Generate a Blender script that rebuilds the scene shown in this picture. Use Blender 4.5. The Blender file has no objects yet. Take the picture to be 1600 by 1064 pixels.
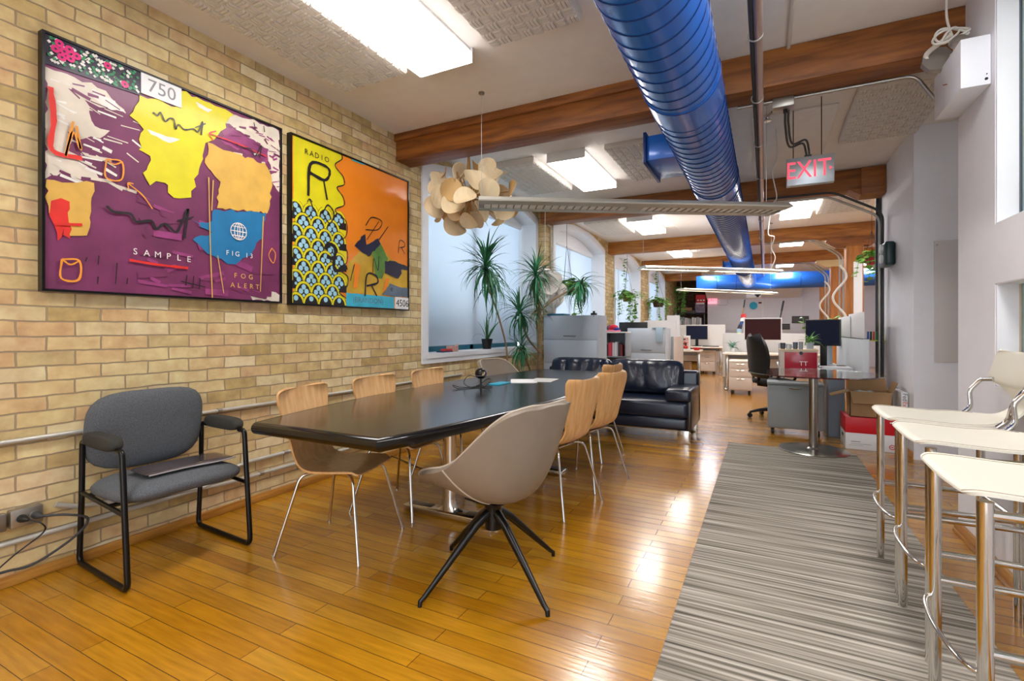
import bpy, bmesh, math, random
from mathutils import Vector, Matrix, Euler
R = math.radians
PI = math.pi
random.seed(7)
scene = bpy.context.scene
COL = scene.collection

# ------------------------------------------------------------------ camera, sky, exposure
cam_d = bpy.data.cameras.new('camera')
cam = bpy.data.objects.new('camera', cam_d); COL.objects.link(cam)
cam.location = (0, 0, 1.22)
cam.rotation_euler = (R(90), 0, math.atan(395 / 770))
cam_d.sensor_width = 36.0
cam_d.lens = 770 / 1600 * 36
cam_d.shift_y = -18 / 1600
cam_d.clip_start = 0.05; cam_d.clip_end = 200
scene.camera = cam
world = bpy.data.worlds.new('sky'); scene.world = world
world.use_nodes = True
bg = world.node_tree.nodes['Background']
bg.inputs[0].default_value = (0.80, 0.89, 1.0, 1)
bg.inputs[1].default_value = 2.2
scene.view_settings.view_transform = 'Standard'
scene.view_settings.look = 'None'
scene.view_settings.gamma = 1
scene.view_settings.use_curve_mapping = False
scene.view_settings.exposure = 1.15
LAMP = 11.0          # strength of the ceiling fixtures' diffusers

# ------------------------------------------------------------------ materials
def lin(h):
    h = h.lstrip('#')
    o = []
    for i in (0, 2, 4):
        c = int(h[i:i + 2], 16) / 255
        o.append(c / 12.92 if c <= .04045 else ((c + .055) / 1.055) ** 2.4)
    return (o[0], o[1], o[2], 1)

MATS = {}
def mat(name, col, rough=.5, metal=0, spec=.5, coat=0, trans=0, ior=1.45, emit=None, es=0, noise=0, nscale=8, bump=0, bscale=60, alpha=1, stretch=None):
    if name in MATS: return MATS[name]
    m = bpy.data.materials.new(name); m.use_nodes = True
    nt = m.node_tree; b = nt.nodes['Principled BSDF']
    c = lin(col) if isinstance(col, str) else col
    b.inputs['Base Color'].default_value = c
    b.inputs['Roughness'].default_value = rough
    b.inputs['Metallic'].default_value = metal
    b.inputs['Specular IOR Level'].default_value = spec
    b.inputs['Coat Weight'].default_value = coat
    b.inputs['Coat Roughness'].default_value = .12
    b.inputs['Transmission Weight'].default_value = trans
    b.inputs['IOR'].default_value = ior
    b.inputs['Alpha'].default_value = alpha
    if emit:
        b.inputs['Emission Color'].default_value = lin(emit)
        b.inputs['Emission Strength'].default_value = es
    tc = nt.nodes.new('ShaderNodeTexCoord')
    mp = nt.nodes.new('ShaderNodeMapping'); nt.links.new(tc.outputs['Object'], mp.inputs[0])
    if stretch: mp.inputs['Scale'].default_value = stretch
    if noise or True:
        n = nt.nodes.new('ShaderNodeTexNoise'); n.inputs['Scale'].default_value = nscale; n.inputs['Detail'].default_value = 5
        nt.links.new(mp.outputs[0], n.inputs['Vector'])
        rp = nt.nodes.new('ShaderNodeValToRGB')
        k = max(noise, .02)
        rp.color_ramp.elements[0].position = .3; rp.color_ramp.elements[1].position = .7
        rp.color_ramp.elements[0].color = tuple(x * (1 - k) for x in c[:3]) + (1,)
        rp.color_ramp.elements[1].color = tuple(min(1, x * (1 + k * .6)) for x in c[:3]) + (1,)
        nt.links.new(n.outputs['Fac'], rp.inputs[0]); nt.links.new(rp.outputs[0], b.inputs['Base Color'])
    if bump:
        n2 = nt.nodes.new('ShaderNodeTexNoise'); n2.inputs['Scale'].default_value = bscale; n2.inputs['Detail'].default_value = 4
        nt.links.new(mp.outputs[0], n2.inputs['Vector'])
        bp = nt.nodes.new('ShaderNodeBump'); bp.inputs['Strength'].default_value = bump; bp.inputs['Distance'].default_value = .01
        nt.links.new(n2.outputs['Fac'], bp.inputs['Height']); nt.links.new(bp.outputs[0], b.inputs['Normal'])
    MATS[name] = m
    return m

def pos_vec(nt, order, scale=(1, 1, 1)):
    g = nt.nodes.new('ShaderNodeNewGeometry'); s = nt.nodes.new('ShaderNodeSeparateXYZ'); c = nt.nodes.new('ShaderNodeCombineXYZ')
    nt.links.new(g.outputs['Position'], s.inputs[0])
    for i, a in enumerate(order):
        mm = nt.nodes.new('ShaderNodeMath'); mm.operation = 'MULTIPLY'; mm.inputs[1].default_value = scale[i]
        nt.links.new(s.outputs['XYZ'.index(a)], mm.inputs[0]); nt.links.new(mm.outputs[0], c.inputs[i])
    return c.outputs[0]

def brick_mat(name, order, cols, mortar, w, h, msize, rough=.85, bump=.5, wob=.012, gloss=None, nz=(1, 1, 1), mixfac=.55):
    m = bpy.data.materials.new(name); m.use_nodes = True
    nt = m.node_tree; b = nt.nodes['Principled BSDF']; L = nt.links.new
    v = pos_vec(nt, order)
    nw = nt.nodes.new('ShaderNodeTexNoise'); nw.inputs['Scale'].default_value = 9
    L(v, nw.inputs['Vector'])
    vs = nt.nodes.new('ShaderNodeVectorMath'); vs.operation = 'SCALE'; vs.inputs['Scale'].default_value = wob
    L(nw.outputs['Color'], vs.inputs[0])
    va = nt.nodes.new('ShaderNodeVectorMath'); va.operation = 'ADD'; L(v, va.inputs[0]); L(vs.outputs[0], va.inputs[1])
    br = nt.nodes.new('ShaderNodeTexBrick')
    br.inputs['Scale'].default_value = 1; br.inputs['Brick Width'].default_value = w; br.inputs['Row Height'].default_value = h
    br.inputs['Mortar Size'].default_value = msize; br.inputs['Mortar Smooth'].default_value = .3; br.inputs['Bias'].default_value = 0
    br.inputs['Color1'].default_value = (0, 0, 0, 1); br.inputs['Color2'].default_value = (1, 1, 1, 1); br.inputs['Mortar'].default_value = (.5, .5, .5, 1)
    L(va.outputs[0], br.inputs['Vector'])
    rp = nt.nodes.new('ShaderNodeValToRGB'); e = rp.color_ramp.elements
    for i, c in enumerate(cols):
        p = i / (len(cols) - 1)
        if i == 0: el = e[0]; el.position = 0
        elif i == len(cols) - 1: el = e[-1]; el.position = 1
        else: el = e.new(p)
        el.color = lin(c)
    L(br.outputs['Color'], rp.inputs[0])
    n = nt.nodes.new('ShaderNodeTexNoise'); n.inputs['Scale'].default_value = 14; n.inputs['Detail'].default_value = 6
    vm = nt.nodes.new('ShaderNodeVectorMath'); vm.operation = 'MULTIPLY'; vm.inputs[1].default_value = nz; L(v, vm.inputs[0]); L(vm.outputs[0], n.inputs['Vector'])
    mx = nt.nodes.new('ShaderNodeMix'); mx.data_type = 'RGBA'; mx.blend_type = 'OVERLAY'; mx.inputs[0].default_value = mixfac
    L(rp.outputs[0], mx.inputs[6]); L(n.outputs['Fac'], mx.inputs[7])
    mm = nt.nodes.new('ShaderNodeMix'); mm.data_type = 'RGBA'; mm.inputs[7].default_value = lin(mortar)
    L(br.outputs['Fac'], mm.inputs[0]); L(mx.outputs[2], mm.inputs[6])
    L(mm.outputs[2], b.inputs['Base Color'])
    b.inputs['Roughness'].default_value = rough
    ma = nt.nodes.new('ShaderNodeMath'); ma.operation = 'MULTIPLY_ADD'; ma.inputs[1].default_value = -1; L(br.outputs['Fac'], ma.inputs[0])
    ms = nt.nodes.new('ShaderNodeMath'); ms.operation = 'MULTIPLY'; ms.inputs[1].default_value = .35; L(n.outputs['Fac'], ms.inputs[0]); L(ms.outputs[0], ma.inputs[2])
    bp = nt.nodes.new('ShaderNodeBump'); bp.inputs['Strength'].default_value = bump; bp.inputs['Distance'].default_value = .012
    L(ma.outputs[0], bp.inputs['Height']); L(bp.outputs[0], b.inputs['Normal'])
    if gloss:
        b.inputs['Coat Weight'].default_value = gloss; b.inputs['Coat Roughness'].default_value = .1
        L(bp.outputs[0], b.inputs['Coat Normal'])
    MATS[name] = m
    return m

def wood_mat(name, c1, c2, axis, rough=.5, scale=3, stretch=14, coat=0, coord='Object'):
    m = bpy.data.materials.new(name); m.use_nodes = True
    nt = m.node_tree; b = nt.nodes['Principled BSDF']; L = nt.links.new
    tc = nt.nodes.new('ShaderNodeTexCoord'); mp = nt.nodes.new('ShaderNodeMapping'); L(tc.outputs[coord], mp.inputs[0])
    s = [stretch] * 3; s['XYZ'.index(axis)] = 1
    mp.inputs['Scale'].default_value = s
    n = nt.nodes.new('ShaderNodeTexNoise'); n.inputs['Scale'].default_value = scale; n.inputs['Detail'].default_value = 8; n.inputs['Distortion'].default_value = .6
    L(mp.outputs[0], n.inputs['Vector'])
    rp = nt.nodes.new('ShaderNodeValToRGB'); rp.color_ramp.elements[0].position = .32; rp.color_ramp.elements[1].position = .68
    rp.color_ramp.elements[0].color = lin(c1); rp.color_ramp.elements[1].color = lin(c2)
    L(n.outputs['Fac'], rp.inputs[0]); L(rp.outputs[0], b.inputs['Base Color'])
    b.inputs['Roughness'].default_value = rough; b.inputs['Coat Weight'].default_value = coat; b.inputs['Coat Roughness'].default_value = .12
    bp = nt.nodes.new('ShaderNodeBump'); bp.inputs['Strength'].default_value = .12; bp.inputs['Distance'].default_value = .005
    L(n.outputs['Fac'], bp.inputs['Height']); L(bp.outputs[0], b.inputs['Normal'])
    MATS[name] = m
    return m

BRICK = brick_mat('yellow_brick', 'YZX', ['#b0965f', '#c8ae76', '#d8c28e', '#d4ba86', '#cba878', '#e2d2a8', '#bea570', '#d4c092'], '#a08d70', .228, .0745, .0042, bump=1.0, wob=.016)
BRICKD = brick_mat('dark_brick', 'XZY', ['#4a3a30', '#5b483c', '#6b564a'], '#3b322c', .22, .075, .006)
FLOORM = brick_mat('maple_boards', 'XYZ', ['#a36c0e', '#ae7712', '#b78118', '#9a630b', '#bd8b26'], '#523206', 1.15, .083, .0016, rough=.26, bump=.16, wob=.003, gloss=.45, nz=(.35, 4, 1), mixfac=.42)
def rug_mat():
    m = bpy.data.materials.new('striped_carpet'); m.use_nodes = True
    nt = m.node_tree; b = nt.nodes['Principled BSDF']; L = nt.links.new
    v = pos_vec(nt, 'XYZ', (.75, 52, 1))
    n = nt.nodes.new('ShaderNodeTexNoise'); n.inputs['Scale'].default_value = 1; n.inputs['Detail'].default_value = 3; L(v, n.inputs['Vector'])
    rp = nt.nodes.new('ShaderNodeValToRGB'); e = rp.color_ramp.elements
    e[0].position = .3; e[0].color = lin('#4c4943'); e[1].position = .72; e[1].color = lin('#d2cec2')
    for p, c in ((.42, '#7e786d'), (.5, '#9d968b'), (.58, '#b5aea3')): e.new(p).color = lin(c)
    L(n.outputs['Fac'], rp.inputs[0]); L(rp.outputs[0], b.inputs['Base Color'])
    b.inputs['Roughness'].default_value = .95; b.inputs['Specular IOR Level'].default_value = .1
    v2 = pos_vec(nt, 'XYZ', (60, 260, 1))
    n2 = nt.nodes.new('ShaderNodeTexNoise'); n2.inputs['Scale'].default_value = 1.5; L(v2, n2.inputs['Vector'])
    bp = nt.nodes.new('ShaderNodeBump'); bp.inputs['Strength'].default_value = .5; bp.inputs['Distance'].default_value = .006
    L(n2.outputs['Fac'], bp.inputs['Height']); L(bp.outputs[0], b.inputs['Normal'])
    return m
RUG = rug_mat()
def blind_mat():
    m = bpy.data.materials.new('blind_fabric'); m.use_nodes = True
    nt = m.node_tree; nt.nodes.remove(nt.nodes['Principled BSDF']); L = nt.links.new
    t = nt.nodes.new('ShaderNodeBsdfTranslucent'); d = nt.nodes.new('ShaderNodeBsdfDiffuse'); x = nt.nodes.new('ShaderNodeMixShader')
    n = nt.nodes.new('ShaderNodeTexNoise'); n.inputs['Scale'].default_value = 300
    rp = nt.nodes.new('ShaderNodeValToRGB'); rp.color_ramp.elements[0].color = (.72, .76, .83, 1); rp.color_ramp.elements[1].color = (.78, .82, .88, 1)
    L(n.outputs['Fac'], rp.inputs[0]); L(rp.outputs[0], t.inputs[0]); L(rp.outputs[0], d.inputs[0])
    x.inputs[0].default_value = .35; L(t.outputs[0], x.inputs[1]); L(d.outputs[0], x.inputs[2])
    L(x.outputs[0], nt.nodes['Material Output'].inputs[0])
    return m
BLIND = blind_mat()
WALLW = mat('white_wall_paint', '#e4e4e9', .75, bump=.05, bscale=40)
CEILM = mat('ceiling_paint', '#e9e4df', .9, noise=.03)
WHITE = mat('white_paint', '#e6e6e6', .45)
TRIMW = mat('white_trim', '#e3e6ea', .5)
BEAM = wood_mat('fir_beam', '#6b3a12', '#9c5f26', 'X', .55, 2.2, 9)
BEAMR = wood_mat('lamplit_fir_beam', '#8c5320', '#bf8038', 'X', .55, 2.2, 9)  # rear beams: lamplight brightness put into the wood colour
POSTM = wood_mat('fir_post', '#95591f', '#bd7a36', 'Z', .55, 2.2, 9)
OAKT = wood_mat('oak_trim', '#9c6422', '#c08a3c', 'Y', .4, 3, 12)
BEECH = wood_mat('beech_veneer', '#cf9a5e', '#e2b57d', 'Z', .38, 2.2, 16, .15)
EBONY = wood_mat('black_stained_table', '#15100c', '#241b15', 'Y', .2, 3, 10, .25)
BLACKEDGE = mat('black_table_edge', '#0d0b0a', .22, coat=.3)
CHROME = mat('chrome', '#d5d3cf', .1, 1)
ALU = mat('polished_aluminium', '#c9c4bb', .2, 1)
GALV = mat('galvanised_steel', '#a8a49c', .38, .9, noise=.12)
CONDP = mat('painted_conduit', '#c4c2b9', .4, .35)
BLACKM = mat('black_metal', '#0c0c0d', .28, .2)
BLACKP = mat('black_plastic', '#131314', .4)
DGREYF = mat('charcoal_fabric', '#686c70', .95, noise=.35, nscale=220, bump=.6, bscale=380, spec=.15)
ARMF = mat('worn_arm_fabric', '#43433f', .95, noise=.2, nscale=200, bump=.6, bscale=300, spec=.15)
TANL = mat('taupe_leather', '#86796a', .5, noise=.06, bump=.08, bscale=220)
PIPING = mat('pale_stitching', '#b5a796', .6)
BLKL = mat('black_leather_blue_sheen', '#121d31', .3, noise=.3, nscale=4, bump=.12, bscale=30, coat=.2)  # black leather, blue window reflection mixed into the base colour
CREAML = mat('cream_leather', '#dedacb', .42, bump=.04, bscale=150)
BLUE = mat('blue_duct_paint', '#1c68cc', .3, .15, coat=.5, noise=.05)
BLUED = mat('blue_seam', '#0b2f6b', .4, .2)
GREYC = mat('grey_cabinet_paint', '#b3bcc6', .42)
GREYD = mat('dark_grey_paint', '#8b9299', .42)
CREAMC = mat('cream_laminate', '#cdbfb1', .5)
DESKT = mat('pale_desk_laminate', '#e2d8c9', .45)
PETAL = mat('maple_petal', '#e3cfa8', .55, noise=.08, nscale=6, stretch=(1, 8, 1))
PETALI = mat('amber_petal', '#d2ad74', .55, noise=.08, nscale=6)
PETALW = mat('white_petal', '#e4dfd8', .5)
STICK = mat('wooden_stick', '#b88d52', .6)
DIFF = mat('lit_diffuser', '#ffffff', .5, emit='#fdf8f5', es=LAMP)
DIFFS = mat('lit_diffuser_side', '#ffffff', .5, emit='#fdf8f5', es=LAMP * .13)
LOUV = mat('lamp_louvre', '#b9b7ad', .35, .1)
LOUVL = mat('lit_louvre', '#ffffff', .5, emit='#fff0d8', es=5)
GLASS = mat('clear_glass', '#e8f4f0', .02, trans=1, ior=1.45)
GLASSG = mat('greenish_glass', '#cfe6df', .05, trans=.9, ior=1.2)
LEAF = mat('dracaena_leaf', '#357a50', .45, noise=.45, nscale=5)
LEAFY = mat('pothos_leaf', '#6fae48', .45, noise=.45, nscale=9)
LEAFP = mat('pale_leaf', '#a9c070', .5, noise=.3, nscale=9)
LEAFD = mat('snake_plant_leaf', '#2f6b35', .45, noise=.4, nscale=12)
BARK = mat('plant_trunk', '#8c7458', .85, noise=.3, nscale=20)
SOIL = mat('potting_soil', '#2c2119', .95, noise=.3, nscale=60)
SCREEN = mat('dark_screen', '#1b2138', .35, spec=.15)
SCREENB = mat('brown_dark_screen', '#3a1c1c', .35, spec=.12)
CARD = mat('cardboard', '#a5805a', .8, noise=.08, nscale=5)
CARDI = mat('cardboard_inside', '#8a6a49', .85)
PAPER = mat('white_paper', '#e9e9ea', .7)
RED = mat('red_print', '#cc1220', .4)
CRIMSON = mat('crimson_door', '#a80f2c', .3, coat=.3)
BLACKT = mat('black_ink', '#141414', .6)
GREYT = mat('grey_ink', '#8d8d92', .6)
TEAL = mat('teal_frame', '#1d6f86', .45)
POTB = mat('black_pot', '#15161a', .35)
POTO = mat('olive_pot', '#6f6a25', .5)
POTBR = mat('brown_pot', '#4b3a33', .6)
POTR = mat('red_pot', '#d23a4c', .4)
GREENDK = mat('dark_green_plastic', '#20383a', .35)
STEEL = mat('brushed_steel', '#a7a39d', .25, 1, noise=.1, nscale=3, stretch=(1, 1, 30))
WIRE = mat('steel_wire', '#bdbdb8', .4, .6)
CABW = mat('white_cable', '#d9d5cc', .5)
CABG = mat('dark_grey_cable', '#3a3b3c', .55)

# ------------------------------------------------------------------ mesh helpers
class MB:
    """collects shapes, each face with a material slot"""
    def __init__(s): s.v = []; s.f = []; s.m = []; s.mats = []; s.cur = None
    def use(s, m):
        if m not in s.mats: s.mats.append(m)
        s.cur = s.mats.index(m); return s
    def add(s, vs, fs, mx=None):
        o = len(s.v)
        s.v += [tuple(mx @ Vector(p)) if mx else tuple(p) for p in vs]
        s.f += [tuple(i + o for i in f) for f in fs]
        s.m += [s.cur or 0] * len(fs)
        return s
    def box(s, x0, x1, y0, y1, z0, z1, bev=0, mx=None, seg=2):
        if bev:
            bm = bmesh.new(); bmesh.ops.create_cube(bm, size=1)
            for v in bm.verts: v.co = ((x0 + x1) / 2 + v.co.x * (x1 - x0), (y0 + y1) / 2 + v.co.y * (y1 - y0), (z0 + z1) / 2 + v.co.z * (z1 - z0))
            bmesh.ops.bevel(bm, geom=bm.edges[:], offset=bev, segments=seg, profile=.5, affect='EDGES')
            bm.verts.index_update()
            vs = [v.co.copy() for v in bm.verts]; fs = [[v.index for v in f.verts] for f in bm.faces]; bm.free()
            return s.add(vs, fs, mx)
        vs = [(x, y, z) for x in (x0, x1) for y in (y0, y1) for z in (z0, z1)]
        return s.add(vs, [(0, 1, 3, 2), (4, 6, 7, 5), (0, 4, 5, 1), (2, 3, 7, 6), (0, 2, 6, 4), (1, 5, 7, 3)], mx)
    def cbox(s, cx, cy, cz, sx, sy, sz, bev=0, mx=None, seg=2):
        return s.box(cx - sx / 2, cx + sx / 2, cy - sy / 2, cy + sy / 2, cz - sz / 2, cz + sz / 2, bev, mx, seg)
    def tube(s, pts, r, n=10, closed=False, mx=None, flat=None):
        P = [Vector(p) for p in pts]; N = len(P); rs = r if isinstance(r, (list, tuple)) else [r] * N
        T = []
        for i in range(N):
            a = P[(i - 1) % N] if (closed or i) else P[i]; b = P[(i + 1) % N] if (closed or i < N - 1) else P[i]
            t = (b - a); T.append(t.normalized() if t.length > 1e-9 else Vector((0, 0, 1)))
        up = Vector((0, 0, 1)) if abs(T[0].z) < .9 else Vector((1, 0, 0))
        u = T[0].cross(up).normalized(); vs = []
        for i in range(N):
            u = (u - T[i] * u.dot(T[i]))
            u = u.normalized() if u.length > 1e-6 else T[i].orthogonal().normalized()
            w = T[i].cross(u)
            for k in range(n):
                a = 2 * PI * k / n
                vs.append(P[i] + (u * math.cos(a) + w * math.sin(a) * (flat or 1)) * rs[i])
        fs = []
        for i in range(N if closed else N - 1):
            j = (i + 1) % N
            for k in range(n):
                fs.append((i * n + k, i * n + (k + 1) % n, j * n + (k + 1) % n, j * n + k))
        if not closed: fs += [tuple(range(n))[::-1], tuple(range((N - 1) * n, N * n))]
        return s.add(vs, fs, mx)
    def cyl(s, a, b, r, n=16, r2=None, mx=None): return s.tube([a, b], [r, r if r2 is None else r2], n, mx=mx)
    def lathe(s, prof, c=(0, 0, 0), n=24, mx=None):
        vs = []; fs = []; M = len(prof)
        for (r, z) in prof:
            for k in range(n):
                a = 2 * PI * k / n; vs.append((c[0] + r * math.cos(a), c[1] + r * math.sin(a), c[2] + z))
        for i in range(M - 1):
            for k in range(n): fs.append((i * n + k, i * n + (k + 1) % n, (i + 1) * n + (k + 1) % n, (i + 1) * n + k))
        if prof[0][0] > 1e-4: fs.append(tuple(range(n))[::-1])
        if prof[-1][0] > 1e-4: fs.append(tuple(range((M - 1) * n, M * n)))
        return s.add(vs, fs, mx)
    def ball(s, c, r, n=16, sq=(1, 1, 1), mx=None):
        vs = []; fs = []; h = n // 2
        for i in range(h + 1):
            t = PI * i / h
            for k in range(n):
                a = 2 * PI * k / n
                vs.append((c[0] + r * sq[0] * math.sin(t) * math.cos(a), c[1] + r * sq[1] * math.sin(t) * math.sin(a), c[2] + r * sq[2] * math.cos(t)))
        for i in range(h):
            for k in range(n): fs.append((i * n + k, (i + 1) * n + k, (i + 1) * n + (k + 1) % n, i * n + (k + 1) % n))
        return s.add(vs, fs, mx)
    def prism(s, poly, f0, f1):
        """poly of 2-D points, f0/f1 map (a,b) to the two end faces"""
        n = len(poly); vs = [f0(*p) for p in poly] + [f1(*p) for p in poly]
        fs = [tuple(range(n))[::-1], tuple(range(n, 2 * n))] + [(i, (i + 1) % n, n + (i + 1) % n, n + i) for i in range(n)]
        return s.add(vs, fs)
    def shell(s, fn, nu, nv, th, mx=None):
        """a sheet fn(u,v) u,v in 0..1 given a thickness along its normal"""
        g = [[Vector(fn(i / nu, j / nv)) for j in range(nv + 1)] for i in range(nu + 1)]
        nr = []
        for i in range(nu + 1):
            row = []
            for j in range(nv + 1):
                du = g[min(i + 1, nu)][j] - g[max(i - 1, 0)][j]; dv = g[i][min(j + 1, nv)] - g[i][max(j - 1, 0)]
                q = du.cross(dv); row.append(q.normalized() if q.length > 1e-9 else Vector((0, 0, 1)))
            nr.append(row)
        vs = [g[i][j] for i in range(nu + 1) for j in range(nv + 1)] + [g[i][j] - nr[i][j] * th for i in range(nu + 1) for j in range(nv + 1)]
        W = nv + 1; O = (nu + 1) * W; fs = []
        for i in range(nu):
            for j in range(nv):
                a, b, c, d = i * W + j, (i + 1) * W + j, (i + 1) * W + j + 1, i * W + j + 1
                fs += [(a, b, c, d), (O + a, O + d, O + c, O + b)]
        rim = [i * W for i in range(nu + 1)] + [nu * W + j for j in range(1, nv + 1)] + [i * W + nv for i in range(nu - 1, -1, -1)] + [j for j in range(nv - 1, 0, -1)]
        for k in range(len(rim)):
            a, b = rim[k], rim[(k + 1) % len(rim)]; fs.append((a, O + a, O + b, b))
        return s.add(vs, fs, mx)
    def text(s, string, size, mx, ext=.0006, align='CENTER'):
        cu = bpy.data.curves.new('lettering', 'FONT'); cu.body = string; cu.size = size; cu.extrude = ext; cu.align_x = align; cu.align_y = 'CENTER'; cu.resolution_u = 3
        o = bpy.data.objects.new('lettering', cu); COL.objects.link(o)
        me = bpy.data.meshes.new_from_object(o)
        s.add([v.co.copy() for v in me.vertices], [tuple(p.vertices) for p in me.polygons], mx)
        bpy.data.objects.remove(o); bpy.data.curves.remove(cu); bpy.data.meshes.remove(me)
        return s
    def build(s, name, parent=None, local=False, m=None, ang=38):
        me = bpy.data.meshes.new(name)
        off = Vector((0, 0, 0))
        if parent is not None and not local: off = WLOC[parent.name]
        me.from_pydata([tuple(Vector(p) - off) for p in s.v], [], s.f)
        for mm in (s.mats or [m]): me.materials.append(mm)
        me.polygons.foreach_set('material_index', s.m)
        me.polygons.foreach_set('use_smooth', [True] * len(me.polygons))
        bm = bmesh.new(); bm.from_mesh(me); bmesh.ops.recalc_face_normals(bm, faces=bm.faces); bm.to_mesh(me); bm.free()
        me.set_sharp_from_angle(angle=R(ang))
        me.update()
        o = bpy.data.objects.new(name, me); COL.objects.link(o)
        if parent is not None: o.parent = parent; WLOC[o.name] = Vector(off)
        else: WLOC[o.name] = Vector((0, 0, 0))
        return o
WLOC = {}
def new(m): return MB().use(m)
def tag(o, label, cat, group=None, kind=None):
    if label: o['label'] = label
    if cat: o['category'] = cat
    if group: o['group'] = group
    if kind: o['kind'] = kind
    return o
def thing(name, label, cat, loc=(0, 0, 0), group=None):
    o = bpy.data.objects.new(name, None); COL.objects.link(o); o.location = loc; o.empty_display_size = .1
    WLOC[o.name] = Vector(loc)
    return tag(o, label, cat, group)
def solo(mb, name, label, cat, group=None, kind=None):
    """a thing of one mesh, its origin at its base"""
    xs = [p[0] for p in mb.v]; ys = [p[1] for p in mb.v]; zs = [p[2] for p in mb.v]
    c = Vector(((min(xs) + max(xs)) / 2, (min(ys) + max(ys)) / 2, min(zs)))
    mb.v = [tuple(Vector(p) - c) for p in mb.v]
    o = mb.build(name); o.location = c
    return tag(o, label, cat, group, kind)
def struct(mb, name, parent=None):
    o = mb.build(name, parent)
    if parent is None: o['kind'] = 'structure'
    return o
def copy_tree(o, parent=None):
    c = o.copy(); COL.objects.link(c)
    if parent is not None: c.parent = parent
    for ch in list(o.children): copy_tree(ch, c)
    return c
def place(o, loc, rz=0, label=None, group=None):
    o.location = loc; o.rotation_euler = (0, 0, rz)
    if label: o['label'] = label
    if group: o['group'] = group
    return o
def bez(pts, n=10):
    """smooth curve through the points"""
    P = [Vector(p) for p in pts]; P = [P[0] * 2 - P[1]] + P + [P[-1] * 2 - P[-2]]; out = []
    for i in range(1, len(P) - 2):
        for k in range(n):
            t = k / n; a, b, c, d = P[i - 1], P[i], P[i + 1], P[i + 2]
            out.append(.5 * ((2 * b) + (c - a) * t + (2 * a - 5 * b + 4 * c - d) * t * t + (3 * b - a - 3 * c + d) * t ** 3))
    return out + [P[-2]]
def bend(pts, r=.04, n=5):
    """polyline with rounded corners"""
    P = [Vector(p) for p in pts]; out = [P[0]]
    for i in range(1, len(P) - 1):
        a = (P[i - 1] - P[i]); b = (P[i + 1] - P[i]); q = min(r, a.length * .45, b.length * .45)
        p0 = P[i] + a.normalized() * q; p1 = P[i] + b.normalized() * q
        for k in range(n + 1):
            t = k / n; out.append(p0 * (1 - t) ** 2 + P[i] * 2 * t * (1 - t) + p1 * t * t)
    return out + [P[-1]]
def rotm(loc, rz=0, rx=0, ry=0): return Matrix.Translation(loc) @ Euler((rx, ry, rz)).to_matrix().to_4x4()
# text frames: facing -Y (reads along +X), facing +X (reads along -Y ... seen from the room: along +Y)
def face_my(x, y, z): return Matrix.Translation((x, y, z)) @ Euler((R(90), 0, 0)).to_matrix().to_4x4()
def face_px(x, y, z, tilt=0): return Matrix.Translation((x, y, z)) @ Euler((R(90), 0, R(90))).to_matrix().to_4x4() @ Matrix.Rotation(tilt, 4, 'Z')
# ===PART2===

# ------------------------------------------------------------------ the setting
H = 3.11
def arch_z(y, y0, y1, zs, za):
    t = (2 * (y - y0) / (y1 - y0) - 1); return zs + (za - zs) * (1 - t * t)
struct(new(FLOORM).box(-3.6, 4.6, -2.5, 20.2, -.1, 0), 'floor')
struct(new(CEILM).box(-3.6, 4.6, -2.5, 20.2, H, H + .1), 'ceiling')
WINS = [(-3.2, 4.25, 7.02, .95, 2.86, 3.04), (-3.05, 7.47, 10.17, .95, 2.80, 3.0), (-3.05, 11.1, 13.55, .95, 2.80, 3.0), (-3.05, 14.8, 17.3, .95, 2.80, 3.0)]
def wall_with(x, y0, y1, wins):
    mb = new(BRICK); th = .1
    ys = [y0]
    for (_, a, b, s, zs, za) in wins: ys += [a, b]
    ys.append(y1)
    for i in range(0, len(ys), 2): mb.box(x - th, x, ys[i], ys[i + 1], 0, H)
    for (_, a, b, s, zs, za) in wins:
        mb.box(x - th, x, a, b, 0, s)
        n = 16
        top = [(a + (b - a) * k / n, arch_z(a + (b - a) * k / n, a, b, zs, za)) for k in range(n + 1)]
        mb.prism(top + [(b, H), (a, H)], lambda p, q: (x, p, q), lambda p, q: (x - th, p, q))
    return mb
struct(wall_with(-3.2, -2.5, 7.14, WINS[:1]).box(-3.3, -3.05, 7.14, 7.2, 0, H), 'wall_left')
struct(wall_with(-3.05, 7.2, 20.0, WINS[1:]), 'wall_left_rear')
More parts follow.
